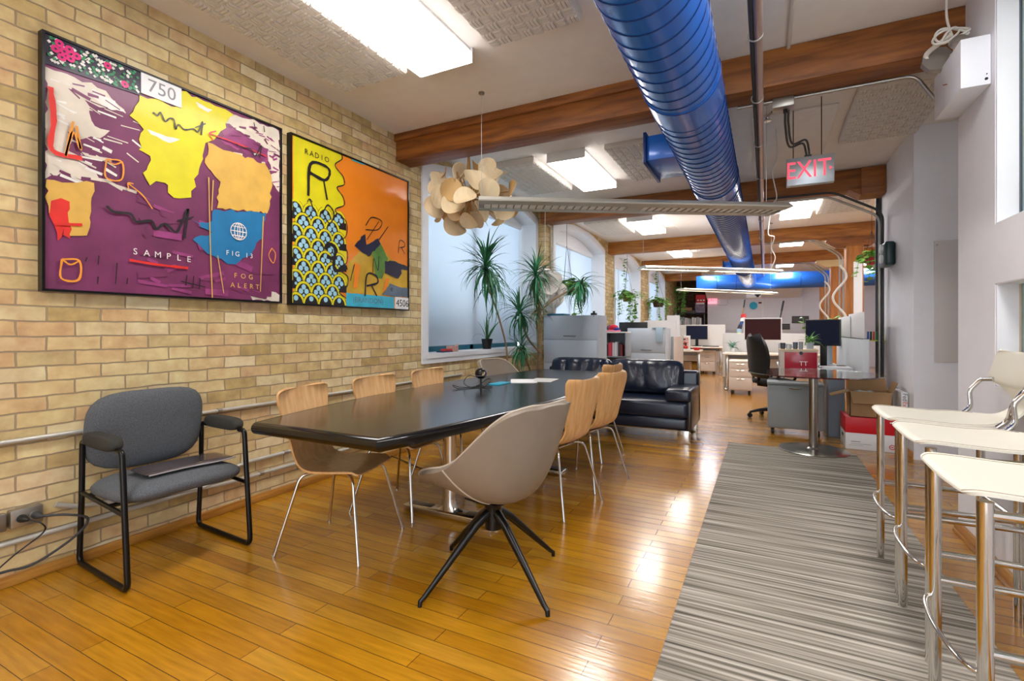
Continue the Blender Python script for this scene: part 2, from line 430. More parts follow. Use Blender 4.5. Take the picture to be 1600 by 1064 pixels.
for i, (x, a, b, s, zs, za) in enumerate(WINS):
    w = bpy.data.objects.new('window_%d' % (i + 1), None); COL.objects.link(w); w.location = (x, (a + b) / 2, s); w['kind'] = 'structure'
    WLOC[w.name] = Vector(w.location)
    n = 18; D = .27; tw = .1
    a += .004; b -= .004; ar = lambda y, o=0: arch_z(y, a, b, zs, za) - .004 + o
    inner = [(a, s)] + [(a + (b - a) * k / n, ar(a + (b - a) * k / n)) for k in range(n + 1)] + [(b, s)]
    outer = [(a - tw, s - tw)] + [(a - tw + (b - a + 2 * tw) * k / n, min(ar(a + (b - a) * k / n) + tw, H - .005)) for k in range(n + 1)] + [(b + tw, s - tw)]
    fr = new(TRIMW); m = len(inner)
    def P3(p, xx): return (xx, p[0], p[1])
    vs = [P3(p, x + .02) for p in outer] + [P3(p, x + .02) for p in inner] + [P3(p, x - D) for p in inner] + [P3(p, x) for p in outer]
    fs = []
    for k in range(m):
        q = (k + 1) % m
        fs += [(k, q, m + q, m + k), (m + k, m + q, 2 * m + q, 2 * m + k), (3 * m + k, 3 * m + q, q, k)]
    fr.add(vs, fs).build('window_frame', w)
    new(TRIMW).box(x - D, x + .03, a - .04, b + .04, s - .045, s + .002).build('window_sill', w)
    xg = x - D + .02
    bl = new(BLIND).box(xg - .002, xg, a + .012, b - .03, s + .07, zs - .06); bl.build('roller_blind', w)
    new(TRIMW).cyl((xg + .02, a + .02, zs - .05), (xg + .02, b - .06, zs - .05), .035, 14).build('blind_roller', w)
    ap_ = new(TRIMW); yy = [a + (b - a) * k / n for k in range(n + 1)]
    ap_.prism([(a, zs - .03)] + [(q, ar(q) + .002) for q in yy] + [(b, zs - .03)], lambda p, q: (x - D + .045, p, q), lambda p, q: (x - D + .005, p, q)); ap_.build('arch_panel', w)
    tf = new(TEAL)
    tf.box(xg - .09, xg - .05, a, b, s, s + .06).box(xg - .09, xg - .05, a, b, za - .02, za + .03)
    tf.box(xg - .09, xg - .05, a, a + .05, s, za).box(xg - .09, xg - .05, b - .05, b, s, za).box(xg - .09, xg - .05, (a + b) / 2 - .04, (a + b) / 2 + .04, s, za)
    tf.build('window_sash', w)
    new(GLASS).box(xg - .072, xg - .066, a + .03, b - .03, s + .03, za).build('pane', w)

struct(new(mat('sky_blocker_grey', '#8f9094', .9)).box(-3.95, -3.85, 3.6, 7.6, 0, 1.42), 'sky_blocker')  # unseen low wall added to block sky and darken the lower blind
struct(new(WALLW).box(-3.3, -.9, -2.5, -2.4, 0, H), 'added_wall_behind')  # partial wall added out of view to cut sky light from the rear
# low oak strip along the brick wall, conduits on the brick
struct(new(OAKT).box(-3.2, -3.175, -2.5, 4.2, 0, .05, .004), 'baseboard_left')
def pipe(name, pts, r, m, label, group=None, rad=.06, cat='conduit', straps=()):
    t = thing(name, label, cat, tuple(pts[0]), group)
    new(m).tube(bend(pts, rad), r, 10).build('run', t)
    for (c, ax) in straps:
        q = new(GALV); d = {'x': (r * 1.2, 0, 0), 'y': (0, r * 1.2, 0), 'z': (0, 0, r * 1.2)}[ax]
        q.cyl(Vector(c) - Vector(d), Vector(c) + Vector(d), r * 1.35, 10); q.build('strap', t)
    return t
xw = -3.182
pipe('wall_conduit', [(xw, -1.5, .685), (xw, 4.9, .685)], .012, CONDP, 'topmost grey conduit running along the brick wall behind the grey chair', straps=[((xw, y, .685), 'y') for y in (.6, 2.0, 3.3)])
pipe('wall_conduit', [(xw, -1.5, .205), (xw, 1.9, .205), (xw, 2.15, .30), (xw, 5.2, .30)], .013, CONDP, 'middle conduit on the brick wall that rises behind the grey chair', straps=[((xw, y, .30), 'y') for y in (2.5, 3.2)])
pipe('wall_conduit', [(xw, 1.16, .335), (xw, 1.25, .295), (xw, 1.9, .205), (xw, 2.05, .195), (xw, 5.2, .195)], .013, CONDP, 'lowest conduit on the brick wall, starting at the outlet box', straps=[((xw, y, .195), 'y') for y in (2.3, 3.0)])
ob = thing('power_outlet', 'metal double outlet box low on the brick wall with two plugs', 'outlet', (-3.2, 1.04, .27))
new(GALV).box(-3.2, -3.155, .985, 1.105, .275, .36, .006).build('outlet_box', ob)
for yy in (1.02, 1.072): new(mat('outlet_face', '#8d8a83', .5)).cyl((-3.156, yy, .318), (-3.15, yy, .318), .02, 16).build('socket', ob)
ob2 = thing('power_outlet', 'metal outlet box at the very edge beside the double outlet', 'outlet', (-3.2, .93, .27))
new(GALV).box(-3.2, -3.16, .86, .975, .272, .355, .006).build('outlet_box', ob2)
def plugcord(y, pts, r, m, lab):
    t = thing('extension_lead', lab, 'power cord', (-3.15, y, .318))
    new(m).tube([(-3.15, y, .318), (-3.138, y, .318), (-3.12, y + .005, .316), (-3.105, y + .012, .314)], [.019, .019, .013, .006], 12).build('plug', t)
    new(m).tube(bez([(-3.11, y + .01, .315)] + pts, 8), r, 8).build('cable', t)
plugcord(1.022, [(-3.07, 1.07, .29), (-3.09, 1.08, .24), (-3.13, .99, .16), (-3.14, .86, .06), (-3.14, .7, .012), (-3.1, .4, .006)], .0035, BLACKP, 'thin black power cord plugged into the outlet on the brick wall')
plugcord(1.074, [(-3.06, 1.16, .305), (-3.05, 1.24, .26), (-3.08, 1.2, .18), (-3.13, 1.06, .09), (-3.15, .95, .09), (-3.16, .7, .09)], .006, CABG, 'thick dark grey power cord plugged into the outlet on the brick wall')

# beams and posts
BY = [3.76, 7.0, 10.55, 13.88, 17.5]
for i, y in enumerate(BY):
    x0 = -3.25 if i == 0 else -3.1
    x1 = [1.62, 1.237, 3.9, 3.9, -1.9][i]
    mb = new(BEAM if i < 2 else BEAMR).box(x0, x1, y, y + .24, 2.86, H - .002, .006)
    if i == 0: mb.box(x0, -.5, y - .03, y + .02, 3.04, H - .001, .003)
    struct(mb, 'beam_%d' % (i + 1))
cm = new(BEAM); cm.box(1.0, 1.236, 6.96, 7.24, 2.78, 3.1, .01)
cm.prism([(.88, 2.86), (1.0, 2.78), (1.0, 2.86)], lambda a, b: (a, 6.97, b), lambda a, b: (a, 7.23, b))
struct(cm, 'beam_bracket')
for i, (x, y, lo) in enumerate([(1.42, 10.55, 2.86), (1.52, 13.88, 2.78), (1.62, 17.5, 2.86)]):
    struct(new(POSTM).box(x - .13, x + .13, y - .02, y + .24, 0, lo, .012), 'post_%d' % (i + 1))
    mb = new(BEAM if i == 0 else mat('cream_capital', '#d8c391', .6))
    mb.prism([(x - .42, 2.86), (x - .42, 2.82), (x - .24, 2.70), (x + .24, 2.70), (x + .42, 2.82), (x + .42, 2.86)], lambda a, b: (a, y - .03, b), lambda a, b: (a, y + .25, b))
    struct(mb, 'post_capital_%d' % (i + 1))

# wall to the right with its two glazed openings, recess, far part
def slab_x(mb, x0, x1, y0, y1, holes):
    ys = sorted({y0, y1, *[h[0] for h in holes], *[h[1] for h in holes]})
    for a, b in zip(ys, ys[1:]):
        hs = sorted([(h[2], h[3]) for h in holes if h[0] <= a and h[1] >= b]); z = 0
        for (p, q) in hs: mb.box(x0, x1, a, b, z, p); z = q
        mb.box(x0, x1, a, b, z, H)
    return mb
struct(slab_x(new(WALLW), 1.04, 1.22, -2.5, 3.88, [(.3, 3.345, .93, 1.45), (.3, 3.345, 1.75, 2.95)]), 'wall_right')
for i, (z0, z1) in enumerate([(1.75, 2.95), (.93, 1.45)]):
    w = bpy.data.objects.new('window_%d' % (i + 5), None); COL.objects.link(w); w.location = (1.12, 1.8, z0); w['kind'] = 'structure'; WLOC[w.name] = Vector(w.location)
    fm = new(TRIMW if i == 0 else WALLW)
    fm.box(1.042, 1.125, 3.33, 3.344, z0, z1).box(1.042, 1.125, .301, .315, z0, z1).box(1.042, 1.125, .301, 3.344, z0, z0 + .006).box(1.042, 1.125, .301, 3.344, z1 - .006, z1); fm.build('window_frame', w)
    em = new(mat('dark_gasket', '#22384a', .4) if i == 0 else mat('pale_gasket', '#b9ad96', .4)).box(1.125, 1.135, 3.31, 3.33, z0, z1); em.build('window_bead', w)
    new(GLASSG).box(1.127, 1.133, .31, 3.33, z0, z1).build('pane', w)
struct(new(WALLW).box(1.238, 2.2, 5.81, 7.2, 0, H), 'wall_right_far')
struct(new(WALLW).box(2.2, 2.3, -2.5, 5.81, 0, H), 'wall_recess')
struct(new(WALLW).box(4.5, 4.6, 7.2, 20.2, 0, H).box(2.3, 4.6, 7.1, 7.2, 0, H), 'wall_side_bay')
struct(new(OAKT).box(1.02, 1.04, -2.5, 3.88, 0, .07, .004).box(1.012, 1.04, -2.5, 3.88, 0, .02, .004), 'baseboard_right')
struct(new(OAKT).box(1.222, 1.237, 5.81, 7.2, 0, .07, .004), 'baseboard_right_far')
ap = thing('access_panel', 'tall white access panel set flush in the recessed wall', 'panel', (1.5, 5.805, .915))
new(mat('panel_paint', '#cfcac7', .6)).box(1.385, 1.62, 5.797, 5.812, .915, 2.03, .003).build('panel_face', ap)
new(GALV).cyl((1.405, 5.797, 1.99), (1.405, 5.79, 1.99), .008, 10).build('latch', ap)
# back of the office
BWM = mat('grey_back_wall', '#dcdde3', .7)
struct(new(BWM).box(-1.88, 4.6, 19.5, 19.7, 0, H), 'wall_back')
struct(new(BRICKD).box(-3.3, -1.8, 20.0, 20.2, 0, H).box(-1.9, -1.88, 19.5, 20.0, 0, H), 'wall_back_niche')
struct(new(WALLW).prism([(19.5, 2.3), (19.5, H), (18.3, H), (18.3, 2.75)], lambda a, b: (-1.9, a, b), lambda a, b: (1.1, a, b)), 'soffit')
struct(new(WHITE).box(-1.88, 3.0, 19.47, 19.5, 1.18, 1.2).box(-.08, -.05, 19.47, 19.5, 1.2, 2.4).box(1.1, 1.13, 19.47, 19.5, 0, 2.6), 'trim_1')

# ------------------------------------------------------------------ carpet runner
rg = new(RUG).box(-.345, .785, -1.2, 5.73, .001, .012, .003)
solo(rg, 'carpet_runner', 'long grey striped carpet runner on the maple floor', 'carpet')

# ------------------------------------------------------------------ paintings
XP = -3.165
def ragged(poly, amp, step=.03):
    out = []
    for i in range(len(poly)):
        a = Vector(poly[i]); b = Vector(poly[(i + 1) % len(poly)]); n = max(1, int((b - a).length / step))
        for k in range(n):
            p = a.lerp(b, k / n); out.append((p.x + random.uniform(-amp, amp), p.y + random.uniform(-amp, amp)))
    return out
class Canvas:
    def __init__(s, y0, y1, z0, z1): s.mb = MB(); s.k = 0; s.b = (y0, y1, z0, z1)
    def cl(s, p): return (min(max(p[0], s.b[0]), s.b[1]), min(max(p[1], s.b[2]), s.b[3]))
    def patch(s, poly, m, amp=.008):
        s.k += 1; x = XP + s.k * .00003
        pl = ragged(poly, amp) if amp else poly
        pl = [s.cl(p) for p in pl]
        s.mb.use(m).add([(x, p, q) for p, q in pl], [tuple(range(len(pl)))]); return s
    def line(s, pts, w, m, amp=.002):
        s.k += 1; x = XP + s.k * .00003
        P = [Vector(p) for p in bez([(p[0], p[1], 0) for p in pts], 5)] if len(pts) > 2 else [Vector((p[0], p[1], 0)) for p in pts]
        vs = []; fs = []
        for i, p in enumerate(P):
            t = (P[min(i + 1, len(P) - 1)] - P[max(i - 1, 0)]); t.normalize() if t.length else None
            n = Vector((-t.y, t.x, 0)); ww = w * random.uniform(.75, 1.25) / 2
            vs += [(x,) + s.cl((p.x + n.x * ww, p.y + n.y * ww)), (x,) + s.cl((p.x - n.x * ww, p.y - n.y * ww))]
            if i: fs.append((2 * i - 2, 2 * i - 1, 2 * i + 1, 2 * i))
        s.mb.use(m).add(vs, fs); return s
    def disc(s, c, r, m, n=12, sy=1):
        s.k += 1
        x = XP + s.k * .00003
        s.mb.use(m).add([(x, c[0] + r * math.cos(2 * PI * i / n), c[1] + sy * r * math.sin(2 * PI * i / n)) for i in range(n)], [tuple(range(n))]); return s
    def text(s, t, c, size, m, tilt=0):
        s.k += 1; s.mb.use(m).text(t, size, face_px(XP + s.k * .00003, c[0], c[1], tilt), 0); return s
def pm(n, c, noise=.14, sc=9): return mat('paint_' + n, c, .55, noise=noise, nscale=sc, coat=.15)
PU = pm('plum', '#77305a', .3, 4); CRm = pm('cream', '#ddd2c0'); YE = pm('yellow', '#ddd30f', .08); OC = pm('ochre', '#dcae4e', .14)
BL = pm('blue', '#1b74a6'); RD = pm('red', '#dd2c22'); FL = pm('night', '#221733'); MG = pm('magenta', '#943c74', .35)
PK = pm('pink', '#e0187a'); GN = pm('green', '#2b8a58'); WH = pm('white', '#ece8e0'); BK = pm('black', '#1b161b'); ORL = pm('orange_line', '#ef9a2c'); ORB = pm('orange', '#ef8716', .1, 3)
NV = pm('navy', '#22233f'); CY = pm('cyan', '#3ab2cd'); SKY = pm('pale_blue', '#9bcbe0'); OC2 = pm('mustard', '#cfa62c', .25, 6); GN2 = pm('olive_green', '#5d8a3e', .3); GRY = pm('slate', '#5f7183', .3)
TAGM = mat('tag_white', '#e6e6e6', .4)
def frame_picture(t, y0, y1, z0, z1):
    f = new(BLACKM); x0, x1, w = -3.198, -3.152, .012
    f.box(x0, x1, y0, y0 + w, z0, z1).box(x0, x1, y1 - w, y1, z0, z1).box(x0, x1, y0 + w, y1 - w, z0, z0 + w).box(x0, x1, y0 + w, y1 - w, z1 - w, z1)
    f.build('picture_frame', t)
P1 = {'cream1': [(1.114,2.526),(1.337,2.512),(1.469,2.427),(1.337,2.416),(1.284,2.426),(1.31,2.293),(1.384,2.288),(1.246,2.192),(1.221,2.23),(1.202,2.131),(1.297,2.067),(1.337,2.014),(1.196,2.014),(1.114,1.961)], 'cream2': [(2.082,2.666),(2.438,2.679),(2.438,2.221),(2.364,2.311),(2.339,2.498),(2.135,2.554),(2.02,2.583)], 'cream3': [(2.212,1.447),(2.316,1.485),(2.438,1.475),(2.438,1.42),(2.223,1.416)], 'cream4': [(1.297,2.479),(1.364,2.475),(1.462,2.429),(1.35,2.421)], 'yellow': [(1.53,2.549),(1.748,2.567),(1.753,2.672),(2.082,2.66),(2.02,2.533),(1.931,2.424),(1.878,2.383),(1.87,2.261),(1.837,2.148),(1.801,2.036),(1.697,2.006),(1.647,2.097),(1.583,2.048),(1.544,2.104),(1.591,2.23),(1.521,2.234),(1.537,2.359),(1.484,2.416)], 'ochre': [(1.912,2.402),(2.316,2.394),(2.376,2.292),(2.339,2.05),(1.97,2.008),(1.986,2.188),(1.893,2.268)], 'ochreL': [(1.12,1.96),(1.31,1.994),(1.297,1.845),(1.278,1.711),(1.209,1.695),(1.172,1.757),(1.12,1.807)], 'redL': [(1.125,1.868),(1.202,1.878),(1.209,1.733),(1.202,1.671),(1.178,1.728),(1.155,1.663),(1.137,1.75)], 'blue': [(1.946,1.993),(2.316,2.037),(2.287,1.865),(2.201,1.726),(2.071,1.645),(1.912,1.711),(1.819,1.769),(1.931,1.841),(1.819,1.885),(1.941,1.895)], 'magenta': [(2.02,2.573),(2.135,2.544),(2.339,2.509),(2.328,2.397),(2.135,2.432),(2.01,2.451)], 'floral': [(1.112,2.678),(1.529,2.682),(1.529,2.548),(1.112,2.53)], 'tag': [(1.53,2.677),(1.748,2.679),(1.748,2.569),(1.53,2.557)], 'whiteA': [(1.837,2.64),(1.941,2.625),(1.912,2.6),(1.855,2.61)], 'whiteB': [(1.567,2.367),(1.739,2.368),(1.68,2.335),(1.583,2.341)]}
L1 = {'red1': [(1.131,2.422),(1.143,2.262),(1.137,2.11),(1.258,2.105)], 'red2': [(1.155,1.746),(1.258,1.761)], 'arrow': [(2.328,2.447),(2.113,2.466),(1.916,2.467)], 'arrowh': [(1.96,2.498),(1.916,2.467),(1.941,2.431)], 'under': [(1.472,1.605),(1.615,1.596),(1.787,1.594)], 'unit1': [(1.591,2.475),(1.615,2.466),(1.631,2.49),(1.655,2.446),(1.68,2.474),(1.705,2.474),(1.714,2.423),(1.731,2.456),(1.765,2.438),(1.819,2.461),(1.846,2.452),(1.874,2.528),(1.865,2.439)], 'unit1b': [(1.828,2.473),(1.893,2.522)], 'unit2': [(1.364,1.883),(1.398,1.858),(1.477,1.863),(1.506,1.825),(1.583,1.845),(1.607,1.802),(1.655,1.841),(1.714,1.803),(1.748,1.859),(1.787,1.958),(1.765,1.775)], 'unit2b': [(1.722,1.872),(1.819,1.915)], 'unit3': [(2.092,2.458),(2.135,2.452),(2.201,2.459),(2.234,2.422),(2.28,2.511),(2.269,2.422)], 'cylA': [(1.364,2.135),(1.436,2.14),(1.433,2.043),(1.361,2.036),(1.364,2.135)], 'cylA2': [(1.364,2.135),(1.398,2.116),(1.436,2.14)], 'arr2': [(1.588,1.915),(1.537,1.982),(1.465,2.031)], 'arr2h': [(1.491,2.035),(1.465,2.031),(1.469,1.996)], 'cylB': [(1.175,1.572),(1.246,1.572),(1.243,1.475),(1.172,1.476),(1.175,1.572)], 'cylB2': [(1.175,1.572),(1.209,1.549),(1.246,1.572)], 'drip1': [(1.912,2.187),(1.921,1.786),(1.935,1.421)], 'drip2': [(1.97,1.696),(2.01,1.454)], 'drip3': [(2.297,2.016),(2.273,1.482)], 'drip4': [(1.931,1.98),(1.941,2.176)], 'tick1': [(1.278,1.596),(1.271,1.572)], 'tick2': [(1.33,1.611),(1.326,1.562)], 'tick3': [(1.412,1.581),(1.405,1.465)], 'tick4': [(1.326,1.498),(1.323,1.458)], 'tick5': [(1.462,1.503),(1.459,1.469)], 'tick6': [(2.223,2.652),(2.234,2.611)], 'tick7': [(2.299,2.655),(2.306,2.615)], 'cross': [(1.743,1.51),(1.893,1.485)], 'cr1': [(1.779,1.55),(1.772,1.485)], 'cr2': [(1.819,1.549),(1.813,1.473)], 'cr3': [(1.859,1.539),(1.852,1.469)], 'fig': [(2.364,1.802),(2.339,1.745),(2.376,1.695),(2.393,1.763),(2.364,1.802)], 'orange': [(1.221,2.284),(1.202,2.177),(1.19,2.097),(1.221,2.23),(1.252,2.147),(1.233,2.265)]}
C1 = {'globe': (2.113, 1.877), 't750': (1.636, 2.625), 'sample': (1.623, 1.636), 'fig13': (2.113, 1.725), 'fog': (2.135, 1.564), 'alert': (2.135, 1.503)}
P2 = {'yellow': [(2.554,2.681),(3.025,2.688),(3.032,2.647),(2.955,2.573),(3.043,2.504),(3.055,2.439),(2.977,2.393),(3.043,2.332),(3.055,2.266),(2.955,2.201),(3.078,2.132),(3.078,2.011),(2.999,1.946),(3.084,1.89),(3.084,1.786),(2.999,1.724),(3.094,1.665),(3.084,1.577),(2.999,1.528),(3.084,1.473),(3.078,1.407),(2.561,1.411)], 'ochre': [(3.089,1.752),(3.256,1.933),(3.516,1.99),(3.628,1.89),(3.899,1.833),(3.906,1.532),(3.078,1.528),(3.094,1.665)], 'cyan': [(3.078,1.528),(3.686,1.525),(3.686,1.417),(3.078,1.409)], 'cyan2': [(3.147,2.688),(3.306,2.695),(3.306,2.677),(3.147,2.67)], 'tag': [(3.686,1.531),(3.912,1.532),(3.912,1.407),(3.686,1.417)], 'navy': [(3.171,1.938),(3.298,2.07),(3.319,1.969),(3.462,2.047),(3.495,2.005),(3.344,1.868)], 'green': [(3.383,1.951),(3.476,2.04),(3.6,1.886),(3.516,1.686),(3.435,1.697)], 'hand': [(3.558,1.852),(3.657,1.87),(3.745,1.861),(3.899,1.839),(3.893,1.806),(3.782,1.8),(3.8,1.762),(3.745,1.711),(3.672,1.72),(3.558,1.743)], 'greyp': [(3.628,1.648),(3.745,1.628),(3.906,1.619),(3.906,1.532),(3.516,1.534)], 'or1': [(3.171,1.796),(3.244,1.787),(3.207,1.569),(3.164,1.575)], 'or2': [(3.572,1.691),(3.628,1.706),(3.572,1.595),(3.522,1.554)]}
L2 = {'R1': [(2.688,2.256),(2.708,2.508),(2.849,2.537),(2.901,2.499),(2.849,2.421),(2.698,2.441)], 'R1b': [(2.838,2.418),(2.874,2.267)], 'edge': [(3.025,2.688),(3.032,2.647),(2.955,2.573),(3.043,2.504),(3.055,2.439),(2.977,2.393),(3.043,2.332),(3.055,2.266),(2.955,2.201),(3.078,2.132),(3.078,2.011),(2.999,1.946),(3.084,1.89),(3.084,1.786),(2.999,1.724),(3.094,1.665),(3.084,1.577),(2.999,1.528),(3.084,1.473),(3.078,1.407)], 'curl': [(2.66,2.083),(2.708,2.108),(2.727,2.177),(2.698,2.234)], 'curlh': [(2.679,2.206),(2.698,2.234),(2.727,2.217)], 'q': [(2.828,2.149),(2.88,2.227),(2.944,2.174),(2.901,2.081),(2.828,2.149)], 'loop': [(3.306,2.14),(3.383,2.228),(3.516,2.217),(3.462,2.132),(3.306,2.104)], 'l1': [(3.319,2.015),(3.476,2.209)], 'l2': [(3.476,2.04),(3.6,2.185)], 'l3': [(3.124,1.633),(3.171,1.779)], 'l4': [(3.396,1.731),(3.409,1.862),(3.462,1.756),(3.476,1.889)], 'R3': [(3.298,1.512),(3.324,1.705),(3.435,1.707),(3.457,1.643),(3.319,1.604)], 'R3b': [(3.383,1.609),(3.449,1.521)], 'R2': [(3.745,1.955),(3.766,2.077),(3.831,2.073),(3.837,2.034),(3.763,2.011)], 'R2b': [(3.791,2.015),(3.843,1.958)], 'chair': [(2.849,1.865),(2.89,1.913),(2.955,1.889),(2.944,1.803),(2.869,1.81)], 'chair2': [(2.944,1.803),(2.955,1.703),(3.089,1.743)]}
C2 = {'radio': (2.777, 2.585), 't4506': (3.797, 1.471), 'brandon': (3.344, 1.472), 's0': (2.567, 2.095), 's1': (3.078, 2.063), 's2': (2.567, 1.414), 'e': (3.649, 1.601)}

t = thing('painting', 'large abstract painting in plum, yellow and blue with a 750 tag', 'painting', (-3.2, 1.77, 1.41))
frame_picture(t, 1.098, 2.449, 1.408, 2.692)
c = Canvas(1.111, 2.437, 1.42, 2.68); c.mb.use(PU).box(-3.19, XP, 1.108, 2.44, 1.418, 2.683)
for k in ('cream1', 'cream2', 'cream3'): c.patch(P1[k], CRm, .012)
c.patch(P1['magenta'], MG, .015).patch(P1['cream4'], WH, .012)
for _ in range(150):
    y = random.uniform(1.13, 1.5); z = random.uniform(1.98, 2.5)
    if random.random() < (y - 1.13) / .42: continue
    c.line([(y, z), (y + random.uniform(.03, .1), z - random.uniform(-.01, .04))], random.choice((.005, .009, .016)), random.choice((CRm, CRm, WH, PU)))
for _ in range(60):
    y = random.uniform(2.05, 2.43); z = random.uniform(2.2, 2.62); c.line([(y, z), (y + random.uniform(.02, .07), z + random.uniform(-.03, .03))], random.choice((.006, .012)), random.choice((CRm, MG, PU)))
for _ in range(40):
    y = random.uniform(1.5, 2.3); z = random.uniform(1.45, 2.0); c.line([(y, z), (y + random.uniform(.05, .16), z + random.uniform(-.05, .05))], random.choice((.02, .035)), MG if random.random() < .5 else PU)
c.patch(P1['yellow'], YE, .012).patch(P1['ochre'], OC, .01).patch(P1['ochreL'], OC, .012).patch(P1['redL'], RD, .012).patch(P1['blue'], BL, .014)
c.patch(P1['whiteA'], WH, .004).patch(P1['whiteB'], WH, .006)
c.patch(P1['floral'], FL, 0)
for _ in range(190):
    y = random.uniform(1.125, 1.515); z = random.uniform(2.555, 2.67)
    if random.random() < .62: c.disc((y, z), .008, GN, 6)
    else: c.disc((y, z), .009, WH, 4)
for (y, z) in ((1.165, 2.655), (1.15, 2.62), (1.185, 2.625), (1.21, 2.60), (1.175, 2.59), (1.235, 2.625), (1.37, 2.64), (1.45, 2.575), (1.205, 2.645)):
    c.disc((y, z), .019, PK, 12); c.disc((y, z), .006, FL, 8)
for k, w, m in (('red1', .022, RD), ('red2', .014, RD), ('arrow', .008, RD), ('arrowh', .008, RD), ('under', .014, RD), ('unit1', .008, BK), ('unit1b', .007, BK), ('unit2', .014, BK), ('unit2b', .01, BK), ('unit3', .007, BK),
                ('cylA', .008, ORL), ('cylA2', .007, ORL), ('arr2', .007, ORL), ('arr2h', .007, ORL), ('cylB', .01, ORL), ('cylB2', .008, ORL), ('drip1', .007, OC), ('drip2', .006, OC), ('drip3', .006, OC), ('drip4', .006, OC),
                ('fig', .006, ORL), ('orange', .012, ORL), ('cross', .006, BK), ('cr1', .006, BK), ('cr2', .006, BK), ('cr3', .006, BK)): c.line(L1[k], w, m)
for k in range(1, 8): c.line(L1['tick%d' % k], .006, BK)
gy, gz = C1['globe']
ring = lambda rx, rz: [(gy + rx * math.cos(2 * PI * i / 16), gz + rz * math.sin(2 * PI * i / 16)) for i in range(17)]
for rx in (.056, .03, .008): c.line(ring(rx, .056), .005, WH)
for dz in (-.03, 0, .03): c.line([(gy - .052 + abs(dz) * .3, gz + dz), (gy + .052 - abs(dz) * .3, gz + dz)], .005, WH)
for i, ch in enumerate('SAMPLE'): c.text(ch, (1.5 + i * .058, 1.655 - i * .0015), .05, WH)
for i, ch in enumerate('FIG 13'): c.text(ch, (2.035 + i * .034, 1.722), .045, WH)
for i, ch in enumerate('FOG'): c.text(ch, (2.09 + i * .055, 1.577), .046, OC)
for i, ch in enumerate('ALERT'): c.text(ch, (2.07 + i * .045, 1.512), .046, OC)
c.mb.build('canvas', t)
tg = new(TAGM).box(XP, XP + .012, 1.53, 1.748, 2.563, 2.68); tg.use(GREYT).text('750', .105, face_px(XP + .0125, 1.639, 2.62), .0003); tg.build('number_tag', t)

t = thing('painting', 'square orange and yellow painting with fish-scale pattern and a 4506 tag', 'painting', (-3.2, 3.21, 1.405))
frame_picture(t, 2.524, 3.902, 1.402, 2.694)
c = Canvas(2.537, 3.889, 1.414, 2.682); c.mb.use(ORB).box(-3.19, XP, 2.534, 3.892, 1.412, 2.684)
c.patch(P2['ochre'], OC2, .01).patch(P2['yellow'], YE, .002)
ye = P2['yellow']
def edge_at(z):
    for (a, b) in zip(ye[1:-1], ye[2:]):
        if min(a[1], b[1]) <= z <= max(a[1], b[1]) and a[0] > 2.7: return a[0] + (b[0] - a[0]) * (z - a[1]) / ((b[1] - a[1]) or 1)
    return 2.95
row = 0; z = 2.115
while z > 1.40:
    for cidx in range(5):
        y = 2.575 + cidx * .142 + (row % 2) * .071
        if y > 3.04: continue
        r = .082
        if z - r < 1.41 and False: continue
        up = [(y + r * math.cos(a), max(1.414, min(z + r * 1.15 * math.sin(a), 2.2))) for a in [PI * i / 14 for i in range(15)]]
        lo = [(max(2.536, p), q) for p, q in [(y - r, max(1.414, z - .06)), (y + r, max(1.414, z - .06))]]
        up = [(max(2.536, p), q) for p, q in up]
        c.patch(up + lo, BK, 0)
        c.line([(max(2.54, y + (r - .012) * math.cos(a)), max(1.418, z + (r - .012) * 1.15 * math.sin(a))) for a in [PI * i / 12 for i in range(13)]], .018, YE, 0)
        for (dy, dz, rr) in ((-.026, .012, .021), (.026, .012, .021), (0, .045, .021), (0, -.02, .012)):
            if 2.56 < y + dy and z + dz - rr > 1.415: c.disc((y + dy, z + dz), rr, SKY, 10)
    row += 1; z -= .088
c.line(L2['edge'], .009, BK)
c.patch(P2['cyan'], CY, 0).patch(P2['cyan2'], CY, .003)
for k, m in (('green', GN2), ('navy', NV), ('or1', ORB), ('or2', ORB), ('greyp', GRY), ('hand', NV)): c.patch(P2[k], m, .006)
for k in L2:
    if k != 'edge': c.line(L2[k], {'R1': .024, 'R1b': .016, 'chair': .03, 'chair2': .028, 'R3': .018, 'R3b': .018, 'q': .012}.get(k, .009), BK)
for i, ch in enumerate('RADIO'): c.text(ch, (2.67 + i * .05, 2.592), .06, BK)
c.text('(BRANDON)', (C2['brandon'][0], C2['brandon'][1]), .068, GRY)
c.text('e', C2['e'], .07, BK)
c.mb.build('canvas', t)
tg = new(TAGM).box(XP, XP + .012, 3.703, 3.896, 1.412, 1.528); tg.use(BLACKT).text('4506', .094, face_px(XP + .0125, 3.799, 1.468), .0003); tg.build('number_tag', t)

